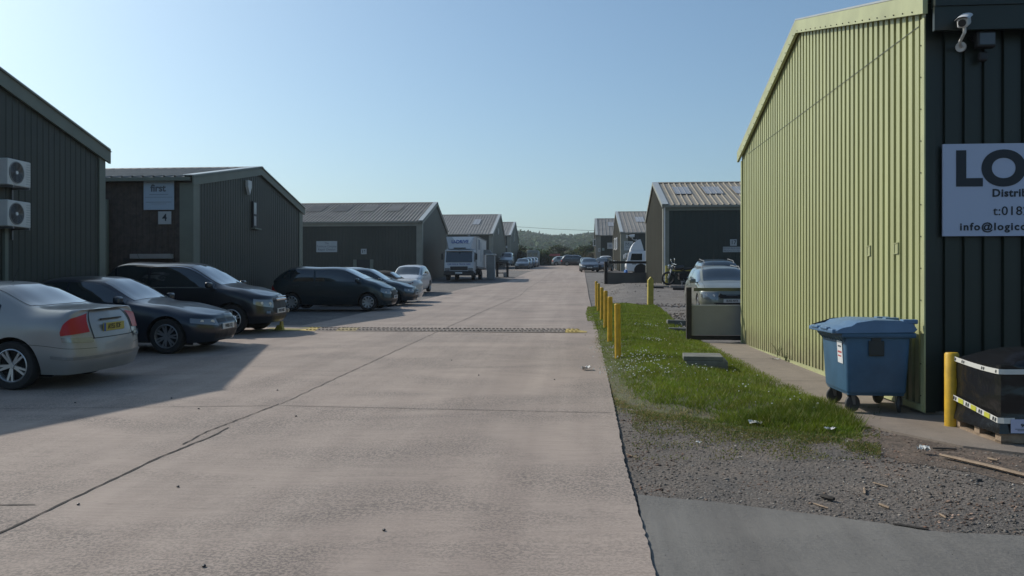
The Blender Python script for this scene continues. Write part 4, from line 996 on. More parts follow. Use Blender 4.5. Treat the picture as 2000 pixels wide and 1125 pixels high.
make_car('hatchback', 'silver hatchback partly hidden behind the side-on dark people carrier', dict(hatch, H=1.55), G3((1100.5-1133)/F*142, 142.3), .12, paint('frost_silver_paint', (.34,.37,.36), .3, .3), None, far=True)

# ------------------------------------------------------------ box truck
def truck():
    x, y = -8.85, 61.4; z = H(x, y+3)+.02
    root = empty('box_truck', 'white hire box truck with blue lettering facing the camera on the left', 'truck', (x, y, z), -math.pi/2)   # local +x = forward (towards camera)
    WH = M['truckwhite'] = mat('truck_white', (.50,.52,.54), .4, 0, .12, .8)
    wd = 2.24
    # cab profile extruded across
    prof = [(0,.55), (.02,1.0), (-.03,1.32), (-.26,2.12), (-.38,2.24), (-1.55,2.26), (-1.55,.55)]
    mb = MB().prism([(px, -wd/2+.04, pz) for px, pz in prof], (0, wd-.08, 0)); o = mb.build('cab', WH, root)
    bm = bmesh.new(); bm.from_mesh(o.data); bmesh.ops.bevel(bm, geom=list(bm.edges), offset=.05, segments=3, profile=.5, affect='EDGES'); bm.to_mesh(o.data); bm.free(); smooth(o.data, 40)
    g = M['glass']
    MB().prism([(-.005,-.98,1.30), (-.005,.98,1.30), (-.245,.95,2.08), (-.245,-.95,2.08)], (.022, 0, .006)).build('windscreen', g, root)
    for s in (1, -1):
        MB().prism([(-.22, s*(wd/2-.03), 1.36), (-1.02, s*(wd/2-.03), 1.36), (-1.02, s*(wd/2-.03), 2.02), (-.42, s*(wd/2-.03), 2.02)], (0, s*.01, 0)).build('side_window', g, root)
        MB().rbox((.03, s*.86, .78), (.06, .36, .22), .03).build('headlight', M['lens'], root)
        MB().rbox((.05, s*.88, .50), (.04, .30, .10), .02).build('fog_lamp', M['lens'], root)
        MB().rbox((-.12, s*(wd/2+.14), 1.72), (.09, .16, .46), .03).tube([(-.1, s*wd/2*.97, 2.0), (-.1, s*(wd/2+.12), 1.98)], .015).build('wing_mirror', M['black'], root)
        MB().box((-.75, s*(wd/2-.025), 1.28), (.012, .012, 1.3)).box((-1.35, s*(wd/2-.025), 1.28), (.012, .012, 1.3)).build('door_seam', M['black'], root)
        MB().box((-.95, s*(wd/2-.02), .42), (.5, .3, .12)).build('cab_step', M['black'], root)
    MB().rbox((.0, 0, .5), (.22, wd-.04, .34), .05).build('bumper', M['black'], root)
    MB().rbox((.015, 0, .86), (.05, 1.3, .28), .03).build('grille', M['black'], root)
    MB().rbox((.03, 0, 2.2), (.25, .1, .02), .005).rbox((-.24, 0, 2.16), (.30, wd-.14, .06), .02).build('sun_visor', WH, root)
    text('lettering', 'CAR VAN & TRUCK HIRE', .155, (.032, 0, 1.15), (R(90), 0, R(90)), M['ink_blue'], root, bold=.012, sx=1.0)
    # roof fairing
    fr = [(-.45,2.27), (-.75,2.34), (-.95,3.18), (-1.1,3.24), (-1.6,3.26), (-1.6,2.27)]
    mb = MB(); a = [(-.42,-.80,2.30), (-.42,.80,2.30), (-.70,1.06,3.20), (-.70,-1.06,3.20)]
    b = [(-1.62,-1.06,2.28), (-1.62,1.06,2.28), (-1.62,1.10,3.26), (-1.62,-1.10,3.26)]
    mb.quad(*a); mb.quad(*b[::-1])
    for i in range(4): j = (i+1) % 4; mb.quad(a[i], a[j], b[j], b[i])
    mb.build('roof_fairing', WH, root)
    MB().prism([(-.70,-.62,3.205), (-.70,1.0,3.205), (-.555,.72,2.75), (-.555,-.25,2.75)], (.004, 0, .001)).build('fairing_panel', M['white'], root)
    text('lettering', 'U-DRIVE', .36, (-.548, 0, 2.83), (R(90-17), 0, R(90)), M['ink_blue'], root, bold=.025, sx=.95)
    MB().box((-.41, 0, 2.36), (.05, .9, .07)).build('vent_slot', M['black'], root)
    # box body
    o = MB().rbox((-1.7-3.0, 0, 2.1), (6.0, wd+.08, 2.35), .03, 2).build('box_body', M['white_metal'], root)
    MB().box((-4.7, 0, .98), (6.04, wd+.12, .14)).box((-4.7, 0, 3.27), (6.04, wd+.12, .08)).build('box_rail', M['grey_metal'], root)
    for s in (1, -1): MB().box((-2.75, s*(wd/2+.045), 2.72), (.95, .01, .75)).build('side_logo', M['ink_grey'], root); MB().box((-3.9, s*(wd/2+.045), 2.2), (.5, .01, 1.5)).build('side_panel', M['sign_grey'], root)
    MB().box((-4.2, 0, .72), (7.2, .9, .26)).build('chassis', M['dark'], root)
    MB().rbox((-4.3, -.95, .65), (1.0, .35, .4), .05).rbox((-4.3, .95, .65), (1.0, .35, .4), .05).build('side_locker', M['black'], root)
    MB().rbox((.125, 0, .52), (.012, .52, .11), .003, 1).build('number_plate', M['plate_w'], root)
    put_wheels(root, 'wheel', .40, .28, [(-1.1, .95, .40), (-1.1, -.95, .40), (-5.4, .93, .40), (-5.4, -.93, .40)], 6, 'alloy_d', 1)
    MB().cyl((-2.6,.4,3.3),(-2.6,.4,3.5),.09).build('roof_vent', M['grey_metal'], root)
truck()
def lorry():
    y = 71.5; x = 3.85; z = H(x, y)+.02
    root = empty('lorry', 'white lorry cab with curved roof deflector facing left behind the far wall', 'lorry', (x, y, z), math.pi)
    W = M['white']; wd = 2.3
    prof = [(0,.45), (.05,1.0), (.0,1.35), (-.16,2.0), (-.32,2.12), (-1.85,2.15), (-1.85,.45)]
    o = MB().prism([(a, -wd/2, b) for a, b in prof], (0, wd, 0)).build('cab', W, root)
    bm = bmesh.new(); bm.from_mesh(o.data); bmesh.ops.bevel(bm, geom=list(bm.edges), offset=.05, segments=3, profile=.5, affect='EDGES'); bm.to_mesh(o.data); bm.free(); smooth(o.data, 40)
    pts = [(-.30,2.16), (-.36,2.38), (-.50,2.66), (-.70,2.90), (-.92,3.06), (-1.12,3.12), (-1.22,2.85), (-1.32,2.5), (-1.40,2.16)]
    MB().prism([(a, -wd/2+.12, b) for a, b in pts], (0, wd-.24, 0)).build('roof_deflector', W, root)
    for s in (1, -1):
        MB().prism([(-.28, s*(wd/2-.005), 1.35), (-1.25, s*(wd/2-.005), 1.35), (-1.25, s*(wd/2-.005), 1.92), (-.40, s*(wd/2-.005), 1.92)], (0, s*.012, 0)).build('side_window', M['glass'], root)
        MB().lathe([(.56,-.01),(.56,.01),(.0,.01)], 'y', 24, (-1.15, s*(wd/2), .52)).build('wheel_arch', M['dark'], root)
        MB().rbox((.12, s*(wd/2+.12), 1.75), (.08, .10, .36), .03).tube([(-.1, s*wd/2, 1.95), (.14, s*(wd/2+.16), 1.9)], .02).build('wing_mirror', M['white'], root)
        MB().rbox((.04, s*.9, .75), (.06, .34, .24), .03).build('headlight', M['lens'], root)
        MB().box((-.6, s*(wd/2+.004), 1.05), (.35, .008, .05)).build('door_handle', M['black'], root)
    MB().prism([(.0,-1.0,1.36), (.0,1.0,1.36), (-.16,.98,1.98), (-.16,-.98,1.98)], (.02,0,.005)).build('windscreen', M['glass'], root)
    MB().rbox((.02, 0, .45), (.2, wd, .3), .05).build('bumper', M['lorryblue'], root)
    MB().rbox((-1.9-3.3, 0, 2.05), (6.2, 2.4, 2.3), .03).build('box_body', W, root)
    MB().box((-4.8, 0, .75), (8.0, .9, .25)).build('chassis', M['dark'], root)
    put_wheels(root, 'wheel', .46, .28, [(-1.15, .98, .46), (-1.15, -.98, .46), (-6.3, .95, .46), (-6.3, -.95, .46)], 6, 'alloy_d', 1)
M['lorryblue'] = mat('lorry_blue', (.05,.16,.45), .4)
lorry()
def van():
    y = 136; x = (1040.5-1133)/F*y; z = H(x, y)
    root = empty('van', 'pale grey high-roof van seen end-on beyond the far left row of cars', 'van', (x, y, z), math.pi/2)
    vm = mat('van_grey', (.22,.25,.24), .5, 0, .1, 1)
    MB().rbox((2.2, 0, 1.45), (4.4, 1.85, 2.3), .10, 3).build('body', vm, root, sm=True)
    MB().prism([(4.35,-.9,.35), (5.3,-.9,.35), (5.3,-.9,1.0), (4.9,-.9,1.4), (4.35,-.9,2.3)], (0, 1.8, 0)).build('cab', vm, root)
    for s in (1, -1):
        MB().box((-.01, s*.45, 1.9), (.02, .6, .5)).build('rear_window', M['glass'], root); MB().box((-.01, s*.84, 1.2), (.03, .10, .5)).build('tail_light', M['red_d'], root)
    MB().box((-.012, 0, 1.4), (.012, .015, 2.0)).build('door_seam', M['black'], root)
    MB().rbox((-.03, 0, .42), (.12, 1.8, .16), .03).build('bumper', M['black'], root)
    put_wheels(root, 'wheel', .34, .22, [(.9, .8, .34), (.9, -.8, .34), (4.3, .8, .34), (4.3, -.8, .34)], 6, 'alloy_d', 1)
van()
def motorbike():
    y = 44.0; x, d = onY(1333, y); z = H(x, y)+.12
    root = empty('motorbike', 'black motorbike with small round mirror parked before the dark unit 17 wall', 'motorbike', (x, y, z), math.pi+.15)
    for wx in (-.75, .75):
        t = MB().lathe([(.30-.055*math.cos(a), .055*math.sin(a)) for a in [k*math.pi/4 for k in range(8)]], 'y', 24, (0,0,0), closed=True).build('wheel', M['rubber'], root, sm=True, loc=(wx, 0, .32))
        mb = MB().cyl((0,-.05,0), (0,.05,0), .05)
        for k in range(8): a = k*math.pi/4; mb.cyl((0,0,0), (.25*math.cos(a), 0, .25*math.sin(a)), .008, seg=5)
        mb.build('rim', M['black'], t)
    MB().tube([(.55,.0,.92), (.2,0,.78), (-.35,0,.62), (-.5,0,.35), (0,0,.28), (.42,0,.62)], .03).build('frame', M['black'], root)
    MB().rbox((.0, 0, .42), (.42, .34, .36), .06, 2).build('engine', M['dark'], root, sm=True)
    MB().rbox((.2, 0, .86), (.52, .30, .24), .10, 4, ry=.12).build('fuel_tank', paint('bike_paint', (.012,.012,.014), .2, .2), root, sm=True)
    MB().rbox((-.38, 0, .82), (.66, .26, .12), .05, 3, ry=.12).build('seat', M['black'], root, sm=True)
    MB().prism([(-.62,-.07,.78), (-.98,-.06,.98), (-.92,-.06,1.02), (-.55,-.07,.88)], (0,.14,0)).build('tail_section', M['black'], root)
    MB().tube([(.5,.09,1.0), (.75,.09,.32)], .028).tube([(.5,-.09,1.0), (.75,-.09,.32)], .028).build('front_fork', M['alloy_d'], root)
    MB().tube([(.42,-.36,1.02), (.52,-.12,1.06), (.52,.12,1.06), (.42,.36,1.02)], .014).build('handlebar', M['chrome'], root)
    for s in (1, -1):
        MB().tube([(.46,s*.24,1.06), (.52,s*.34,1.24)], .008).rbox((.52, s*.36, 1.28), (.03, .17, .10), .02, 2).build('mirror', M['chrome'], root)
    MB().rbox((.68, 0, .92), (.16, .26, .22), .06, 3).build('headlight', M['lens'], root, sm=True)
    MB().cyl((.1,-.2,.3), (-.78,-.22,.42), .035, .055, 12).build('exhaust', M['chrome'], root, sm=True)
    MB().lathe([(.36,-.07),(.36,.07)], 'y', 10, (.75,0,.32)).build('mudguard', M['black'], root) if False else None
    MB().cyl((0,.15,.3), (-.1,.32,.0), .012).build('stand', M['grey_metal'], root)
motorbike()
# ============================================================ POSTS AND WALLS
def bollards():
    r, h = .052, .99
    for k, (px, py, lab) in enumerate(((1207,706,'nearest and tallest-looking yellow post of the row on the verge'), (1191,671.7,'second yellow post from the camera in the verge row'), (1182.8,643.6,'third yellow post from the camera in the verge row'), (1175.4,627.4,'fourth yellow post from the camera in the verge row'), (1169,610.7,'fifth yellow post from the camera in the verge row'), (1165,600,'farthest yellow post of the row at the verge tip'))):
        x, y = gp(px, py); root = empty('bollard', lab, 'bollard', (x, y, H(x, y)-.05), 0, 'yellow posts along the grass verge')
        tl = (random.uniform(-.012,.012), random.uniform(-.012,.012), random.uniform(0, 1.5)); hh = h+random.uniform(-.02,.02)+.05
        MB().lathe([(0,0),(r,0),(r,hh-.012),(r-.01,hh),(0,hh+.002)], 'z', 20).build('post', M['yellow'], root, sm=True, rot=tl)
bollards()
x, y = gp(1270, 597); root = empty('bollard', 'dull yellow square post with pointed top at the end of the grass', 'bollard', (x, y, H(x, y)-.05))
mb = MB(); w = .105; hh = 1.05
pr = [(-w,-w,0), (w,-w,0), (w,-w,hh), (0,-w,hh+.13), (-w,-w,hh)]; mb.prism(pr, (0, 2*w, 0)); mb.build('post', M['yellow_dull'], root, rot=(0,.01,.12))
x, y = onY(1867, 8.55)[0], 8.62; root = empty('bollard', 'thick yellow round post in front of the dark wall beside the black pallet', 'bollard', (x-.01, y, H(x, y)))
MB().lathe([(0,0),(.066,0),(.066,.735),(.056,.75),(0,.752)], 'z', 24).build('post', M['yellow'], root, sm=True)
# barrier by unit 17
xb_, d_ = onY(1302, 45.4); zb_ = H(xb_, 45.4)
root = empty('barrier_rail', 'yellow barrier post with thin rail in front of unit 17', 'barrier', (xb_, 45.4, zb_))
MB().cyl((0,0,0), (0,0,1.05), .075, seg=14).build('post', M['yellow_dull'], root); MB().cyl((3.6,0,0), (3.6,0,1.0), .075, seg=14).build('post', M['yellow_dull'], root)
MB().box((1.8, 0, .80), (3.6, .05, .09)).build('rail', M['yellow_dull'], root)

def low_wall(name, label, Yw, pxa, Xb, z0, ztop, zrail, pxpost, pw, panelm, railm, Yb=None):
    xa = onY(pxa, Yw)[0]; Yb = Yw if Yb is None else Yb; root = empty(name, label, 'wall', (xa, Yw, z0)); d = math.atan2(Yb-Yw, Xb-xa); Ln = math.hypot(Xb-xa, Yb-Yw)
    root.rotation_euler = (0, 0, d)
    MB().box((Ln/2, 0, (ztop-z0)/2+.03), (Ln, .09, ztop-z0-.06)).build('panel', panelm, root)
    MB().box((Ln/2, 0, ztop-z0+.012), (Ln, .12, .024)).build('coping', M['sign_grey'] if panelm is M['panel'] else panelm, root)
    MB().box((Ln/2, .02, .0), (Ln, .1, .10)).build('footing', M['wood_d'], root)
    MB().box((0, -.02, (zrail-z0)/2-.1), (pw, .14, zrail-z0+.3)).build('post', M['wood_d'], root)
    MB().box((Ln/2+pw/2, -.02, zrail-z0), (Ln-pw, .06, .075 if pw < .13 else .16)).build('rail', railm, root)
Yw = 19.85
low_wall('low_wall', 'low grey panel wall with dark post and rail beside the green warehouse', Yw, 1345, 3.9, .55, 1.285, 1.665, 1345, .115, M['panel'], mat('olive_rail', (.12,.125,.07), .7, var=.2))
dW = 57.0; low_wall('low_wall', 'long low brown-grey wall with dark rail in front of the white lorry', 57.2, 1183, 4.45, H(1.7,57)-.1, 2.72, 3.43, 1183, .20, M['render'], M['wood_d'], Yb=57.8)
# timber and kerbs lying in front of unit 17
mb = MB()
def plank(name, label, pa, pb, w, h, m, cat='plank', dz=0, group=None):
    a = Vector((*pa, H(*pa)+h/2+dz)); b = Vector((*pb, H(*pb)+h/2+dz)); d = b-a; L_ = d.length; c = (a+b)/2
    o = MB().rbox((0,0,0), (L_, w, h), min(w, h)*.15, 1).build(name, m, None, loc=c); o.rotation_euler = (0, -math.asin(d.z/L_), math.atan2(d.y, d.x)); tag(o, label, cat, group); return o
plank('timber_beam', 'long grey beam lying in front of the dark motorbike', (onY(1309,42.6)[0],42.6), (onY(1361,42.4)[0],42.4), .22, .13, M['wood_g'], 'beam', .06)
plank('timber_beam', 'dark beam lying under the long grey beam by the motorbike', (onY(1314,42.1)[0],42.1), (onY(1352,42.0)[0],42.0), .16, .12, M['wood_d'], 'beam')
plank('timber_beam', 'grey beam behind the pointed yellow post', (onY(1262,44.2)[0],44.2), (onY(1306,43.6)[0],43.6), .16, .09, M['wood_g'], 'beam')
plank('timber_beam', 'thin dark beam between the pointed post and yellow barrier', (onY(1274,43.2)[0],43.2), (onY(1296,43.0)[0],43.0), .12, .08, M['wood_d'], 'beam')
o = MB().cyl((0,0,0),(0,0,.28),.03).cyl((-.05,0,.27),(.09,0,.27),.03).build('pipe_stub', M['grey_metal'], loc=(onY(1331,42.5)[0],42.3,H(5,42.3)+.12)); tag(o, 'small grey pipe stub sticking up by the long grey beam', 'pipe')
# rubble corner: kerb blocks by the low wall
x, y = gp(1325, 636); o = MB().rbox((0,0,.07), (.62,.22,.16), .02).build('kerb_block', M['stone'], loc=(x,y,H(x,y)), rot=(0,.03,.05)); tag(o, 'dark concrete kerb block, upper one left of the low wall post', 'block')
x, y = gp(1327, 648); o = MB().rbox((0,0,.04), (.55,.24,.12), .02).build('kerb_block', M['stone'], loc=(x,y,H(x,y)), rot=(0,.02,-.06)); tag(o, 'flat concrete block, lower one left of the low wall post', 'block')
x, y = gp(1443, 668); o = MB().rbox((0,0,.06), (.20,.10,.10), .006).build('brick', M['brick'], loc=(x-.06,y,H(x,y)+.03)); tag(o, 'single dark brick at the far foot of the green wall', 'brick')
# concrete inspection slab in the grass
x, y = gp(1378, 727); y += .15; root = empty('concrete_slab', 'weathered grey concrete slab cover lying in the grass verge', 'slab', (x, y, H(x, y)+.10), -.10)
MB().rbox((.03,0,.0), (.62,.78,.18), .015).build('base_block', M['stone'], root); MB().rbox((-.03,.0,.125), (.60,.76,.07), .012).build('cover', M['stone'], root)

# ============================================================ SPEED HUMP
def hump():
    a = Vector((-6.98, 20.72, 0)); b = Vector((.17, 20.42, 0)); d = (b-a); L_ = d.length; ang = math.atan2(d.y, d.x); mid = (a+b)/2
    root = empty('speed_hump', 'rubber speed hump with yellow ends crossing the concrete road', 'speed hump', (mid.x, mid.y, H(-3, mid.y)+.035), ang)
    n = 14; w = L_/n; D = .82
    for k in range(n):
        x0 = -L_/2+k*w; mb = MB(); prof = []
        tl = .15 if k == 0 else 1; tr = .15 if k == n-1 else 1
        P = []
        for i in range(9):
            t = i/8; row = []
            for j in range(13):
                s = -1+2*j/12; hh = .062*math.cos(s*math.pi/2) if abs(s) < .999 else 0; e = 1
                if k == 0: e = min(1, t*1.6+.05)
                if k == n-1: e = min(1, (1-t)*1.6+.05)
                row.append((x0+w*(.01+.98*t), s*D/2*(.75+.25*e), hh*e-.004))
            P.append(row)
        mb.grid(P)
        yellow = k in (0, 2, n-1)
        if k not in (0, n-1):
            pass
        for i in range(5):
            for j in range(4):
                s = -.72+.48*j; x = x0+w*(.12+.19*i)+(.03 if j % 2 else 0); hh = .062*math.cos(s*math.pi/2)
                if k in (0, n-1) and ((i < 2 and k == 0) or (i > 2 and k > 0)): continue
                mb.rbox((x, s*D/2, hh+.003), (.055, .035, .012), .003, 1, rz=.5 if (i+j) % 2 else -.5)
        m = M['hump_y'] if k in (0, n-1) else (M['hump_yd'] if k == 2 else M['hump'])
        mb.build('hump_section', m, root, sm=True)
        if k not in (0, n-1):
            hb = MB()
            for sx_ in (.3, .75): hb.cyl((x0+w*sx_, -.075, .05), (x0+w*sx_, -.075, .063), .02, seg=10).cyl((x0+w*sx_-.1, .06, .05), (x0+w*sx_-.1, .06, .065), .018, seg=10)
            hb.build('bolt_hole', M['dark'], root)
M['hump_yd'] = mat('hump_worn_yellow', (.36,.29,.16), .8, 0, .4, 9, .3, 40)
hump()
x, y = -7.45, 20.55
o = MB().prism([(-.13,-.1,0), (.09,-.1,0), (.06,-.1,.12), (.05,-.1,.22), (.02,-.1,.22), (.0,-.1,.13), (-.06,-.1,.12)], (0,.15,0)).build('post_stump', M['yellow_dull'], loc=(x,y,H(x,y)+.035)); tag(o, 'broken yellow post stump at the left end of the speed hump', 'post stump')
M['mark'] = mat('faded_yellow_marking', (.26,.23,.08), .9, 0, .5, 8)
sheet('yellow_marking', jit([(-8.0,20.0), (-7.0,20.2), (-6.7,20.35), (-6.9,20.9), (-7.9,21.2), (-8.0,20.0)], .05, .15)[:-1], .040, (.3,.3), M['mark'])
sheet('yellow_marking', jit([(-7.2,21.15), (-5.9,21.0), (-5.5,20.98), (-5.6,21.12), (-7.0,21.5), (-7.2,21.15)], .03, .15)[:-1], .040, (.3,.3), M['mark'])

# ============================================================ WHEELED BIN
def bin_():
    x0, x1, y0, y1 = 2.83, 3.53, 9.27, 10.30; cx, cy = (x0+x1)/2, (y0+y1)/2; z = H(cx, cy)+.03
    root = empty('wheeled_bin', 'large blue four-wheeled waste bin beside the green ribbed wall', 'waste bin', (cx, cy, z), -.03); root.scale = (.97,.97,.97)
    w, l = x1-x0, y1-y0
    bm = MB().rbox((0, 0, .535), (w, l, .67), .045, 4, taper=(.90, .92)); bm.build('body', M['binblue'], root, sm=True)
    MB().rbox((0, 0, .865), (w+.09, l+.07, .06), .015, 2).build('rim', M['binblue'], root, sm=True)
    # ribbed teeth under the front rim
    mb = MB()
    for k in range(9):
        y = -l/2+.05+k*(l-.1)/8; mb.prism([(-w/2-.045, y-.045, .84), (-w/2-.045, y+.045, .84), (-w/2+.01, y, .775)], (.03, 0, 0))
    mb.build('rim_ribs', M['binblue'], root)
    # lid: bowed across, in two levels, overhanging the left
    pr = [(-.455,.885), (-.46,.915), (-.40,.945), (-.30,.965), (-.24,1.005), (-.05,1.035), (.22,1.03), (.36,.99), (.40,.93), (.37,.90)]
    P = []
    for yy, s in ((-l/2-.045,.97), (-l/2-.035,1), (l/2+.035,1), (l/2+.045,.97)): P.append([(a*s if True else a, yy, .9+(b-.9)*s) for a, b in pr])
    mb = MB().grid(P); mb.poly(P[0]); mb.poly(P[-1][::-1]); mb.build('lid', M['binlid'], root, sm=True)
    MB().rbox((-.47, 0, .905), (.05, l+.04, .05), .015).rbox((-.485, -.2, .93), (.05,.3,.03), .01).rbox((-.485, .22, .93), (.05,.3,.03), .01).build('lid_handle', M['binlid'], root, sm=True)
    for yy in (-l/2+.02, 0.1, l/2-.1): MB().rbox((.33, yy, 1.015), (.16, .12, .05), .012).build('hinge', M['binlid'], root)
    MB().prism([(-.45,l/2+.06,.94), (-.20,l/2+.06,1.02), (-.10,l/2+.06,1.02), (-.30,l/2+.06,.93)], (0,.02,0)).build('lid_end_flap', M['black'], root)
    for s in (-1, 1):
        MB().rbox((-.02, s*(l/2+.006), .72), (.165, .03, .17), .012).rbox((-.02, s*(l/2+.008), .83), (.10,.03,.07), .01).build('lifting_plate', M['binedark'], root)
    MB().rbox((0, 0, .215), (w*.86, l*.88, .05), .015).build('base_frame', M['binblue'], root)
    for sx_ in (-1, 1):
        for sy in (-1, 1):
            px, py = sx_*(w/2-.09), sy*(l/2-.13); a = random.uniform(-.5, .5)+(.2 if sx_ < 0 else 1.0)
            c = empty_child('castor', root, (px, py, 0), a)
            MB().lathe([(.0,-.02),(.05,-.022),(.085,-.02),(.095,-.012),(.095,.012),(.085,.02),(.05,.022),(0,.02)], 'y', 22).build('wheel', M['castor'], c, sm=True, loc=(.03,0,.095))
            MB().box((.03,0,.095), (.02,.07,.02)).prism([(-.015,-.035,.195), (.04,-.035,.195), (.045,-.035,.085), (.015,-.035,.085)], (0,.006,0)).prism([(-.015,.03,.195), (.04,.03,.195), (.045,.03,.085), (.015,.03,.085)], (0,.006,0)).build('fork', M['grey_metal'], c)
    # paper label on the sunny side
    o = MB().box((0, 0, 0), (.004, .20, .25)).build('label', M['white'], root, loc=(-w/2+.004, -l/2+.22, .665), rot=(.02, -.06, 0))
    MB().box((-.003,0,.0), (.002,.15,.022)).build('label_band', M['redsign'], o); MB().box((-.003,0,.065), (.002,.12,.02)).build('label_logo', M['ink_soft'], o); MB().box((-.003,.01,-.045), (.002,.13,.016)).build('label_number', M['redsign'], o)
def empty_child(name, parent, loc, rz):
    me = bpy.data.meshes.new(name); bm = bmesh.new(); bmesh.ops.create_cone(bm, cap_ends=True, segments=12, radius1=.045, radius2=.045, depth=.02); bm.to_mesh(me); bm.free()
    o = link(name, me, M['grey_metal'], parent, (loc[0], loc[1], .2), (0,0,rz)); 
    # children measured from the ground
    q = bpy.data.objects
    class _P: pass
    o['dz'] = -.2; del o['dz']
    for v in me.vertices: v.co.z += .2
    o.location.z = 0
    return o
M['binedark'] = mat('dark_lifting_plate', (.03,.035,.035), .6); M['castor'] = mat('castor_grey', (.055,.055,.055), .7)
bin_()

# ============================================================ WRAPPED PALLET
def pallet():
    X, Y = 3.665, 7.70; z = H(X+.3, Y+.3)+.03; Wd, Dp, Hh = 1.15, .88, .60
    root = empty('wrapped_pallet', 'black plastic wrapped pallet load with printed tape and paper label', 'pallet', (X, Y, z), .01)
    mb = MB(); nx, ny, nz = 18, 16, 10
    bm = bmesh.new(); bmesh.ops.create_cube(bm, size=1); bmesh.ops.subdivide_edges(bm, edges=list(bm.edges), cuts=14, use_grid_fill=True)
    for v in bm.verts:
        c = v.co.copy(); x = (c.x+.5)*Wd; y = (c.y+.5)*Dp; zz = (c.z+.5)*Hh+.09
        top = sstep(.3, .5, c.z); bx = 1-abs(c.x*2)**3; by = 1-abs(c.y*2)**3
        zz += top*(.13*max(0, bx)*max(0, by))+top*.02*mnoise.noise(Vector((x*5, y*3, 2)))
        k = .012*mnoise.noise(Vector((x*4, y*4, zz*7)))+.006*mnoise.noise(Vector((x*2, y*2, zz*30)))
        n = Vector((math.copysign(1, c.x) if abs(c.x) > .49 else 0, math.copysign(1, c.y) if abs(c.y) > .49 else 0, 0)); x += n.x*k; y += n.y*k
        flare = .05*sstep(.25, .0, (zz-.09)/Hh); x += (c.x*2)*flare*.6; y += (c.y*2)*flare*.6
        v.co = Vector((x, y, zz))
    me = bpy.data.meshes.new('wrap'); bm.to_mesh(me); bm.free(); o = link('wrapped_load', me, M['wrap'], root); smooth(me, 60)
    MB().box((Wd/2,.05,.05), (Wd,.1,.09)).box((Wd/2,Dp/2,.05), (Wd,.1,.09)).box((Wd/2,Dp-.05,.05), (Wd,.1,.09)).box((.05,Dp/2,.012), (.1,Dp,.022)).box((Wd-.05,Dp/2,.012), (.1,Dp,.022)).build('pallet_base', M['wood'], root)
    wt = M['tape'] = mat('white_tape', (.62,.62,.58), .4); yt = mat('yellow_tape', (.50,.50,.06), .4)
    def tape(pts, wd, name, face):
        mb = MB(); P = [[Vector(p)+Vector((0,0,-wd/2)) for p in pts], [Vector(p)+Vector((0,0,wd/2)) for p in pts]]
        mb.grid(P); return mb.build(name, wt, root, fix=False)
    def sidept(t, zz, off=.024): return (-off-.012*0, Dp*(1-t), zz)
    up = [sidept(t, .675-.045*math.sin(t*1.6), .02) for t in np.linspace(-.01, 1.0, 9)]+[(.02,-.022,.630), (.25,-.024,.632), (.6,-.024,.632), (1.1,-.024,.635)]
    o1 = tape(up, .045, 'tape', 0)
    lo = [sidept(t, .30-.095*t, .030) for t in np.linspace(-.01, 1.0, 9)]+[(.01,-.03,.205), (.10,-.032,.207)]
    o2 = tape(lo, .05, 'tape', 0)
    mk = MB(); yk = MB()
    for k in range(7):
        t = .05+k*.145
        if k % 2 == 0:
            for dt in (0, .045):
                a = Vector(sidept(t+dt, .30-.095*(t+dt), .034)); mk.box(a, (.002, .016, .034), rx=.4)
        else:
            a = Vector(sidept(t+.02, .30-.095*(t+.02), .034)); yk.box(a, (.002, .10, .044), rx=.1)
    mk.build('tape_arrows', M['ink'], o2); yk.build('tape_bands', yt, o2)
    mk = MB()
    for t in (.06, .22, .26, .66, .70, .95): a = Vector(sidept(t, .675-.045*math.sin(t*1.6), .024)); mk.box(a, (.002,.012,.026), rx=.4)
    mk.build('tape_arrows', M['ink'], o1)
    lb = MB().box((.215, -.036, .16), (.30, .003, .12)).build('paper_label', M['label_paper'], root)
    text('label_print', '90', .045, (.17, -.0385, .165), (R(90), 0, 0), M['ink'], lb, bold=.02); MB().box((.20,-.0382,.135), (.2,.001,.006)).box((.2,-.0382,.122), (.16,.001,.005)).build('label_lines', M['ink_soft'], lb)
M['label_paper'] = mat('label_paper', (.45,.47,.62), .5)
pallet()

# ============================================================ SIGNS ON WALLS
def sign(B, name, label, pa, pb, ya, yb, m=None, texts=(), t=.03, off=.02, cat='sign', rounded=False):
    Y = B['Y0']-off-t/2; xa, d = onY(pa, Y); xb = onY(pb, Y)[0]; z1, z0 = zat(ya, d), zat(yb, d); w, h = xb-xa, z1-z0
    root = MB().rbox((0,0,0), (w, t, h), (.16 if rounded else .02)*min(w, h), 3 if rounded else 1) if False else MB().box((0,0,0), (w, t, h))
    o = root.build(name, m or M['sign_white'], None, loc=((xa+xb)/2, Y, (z0+z1)/2)); tag(o, label, cat)
    for (body, cx, cz, size, bold, ink, sx) in texts:
        text('lettering', body, size*h, (cx*w, -t/2-.003, cz*h), (R(90), 0, 0), M[ink], o, bold=bold, sx=sx)
    return o, w, h
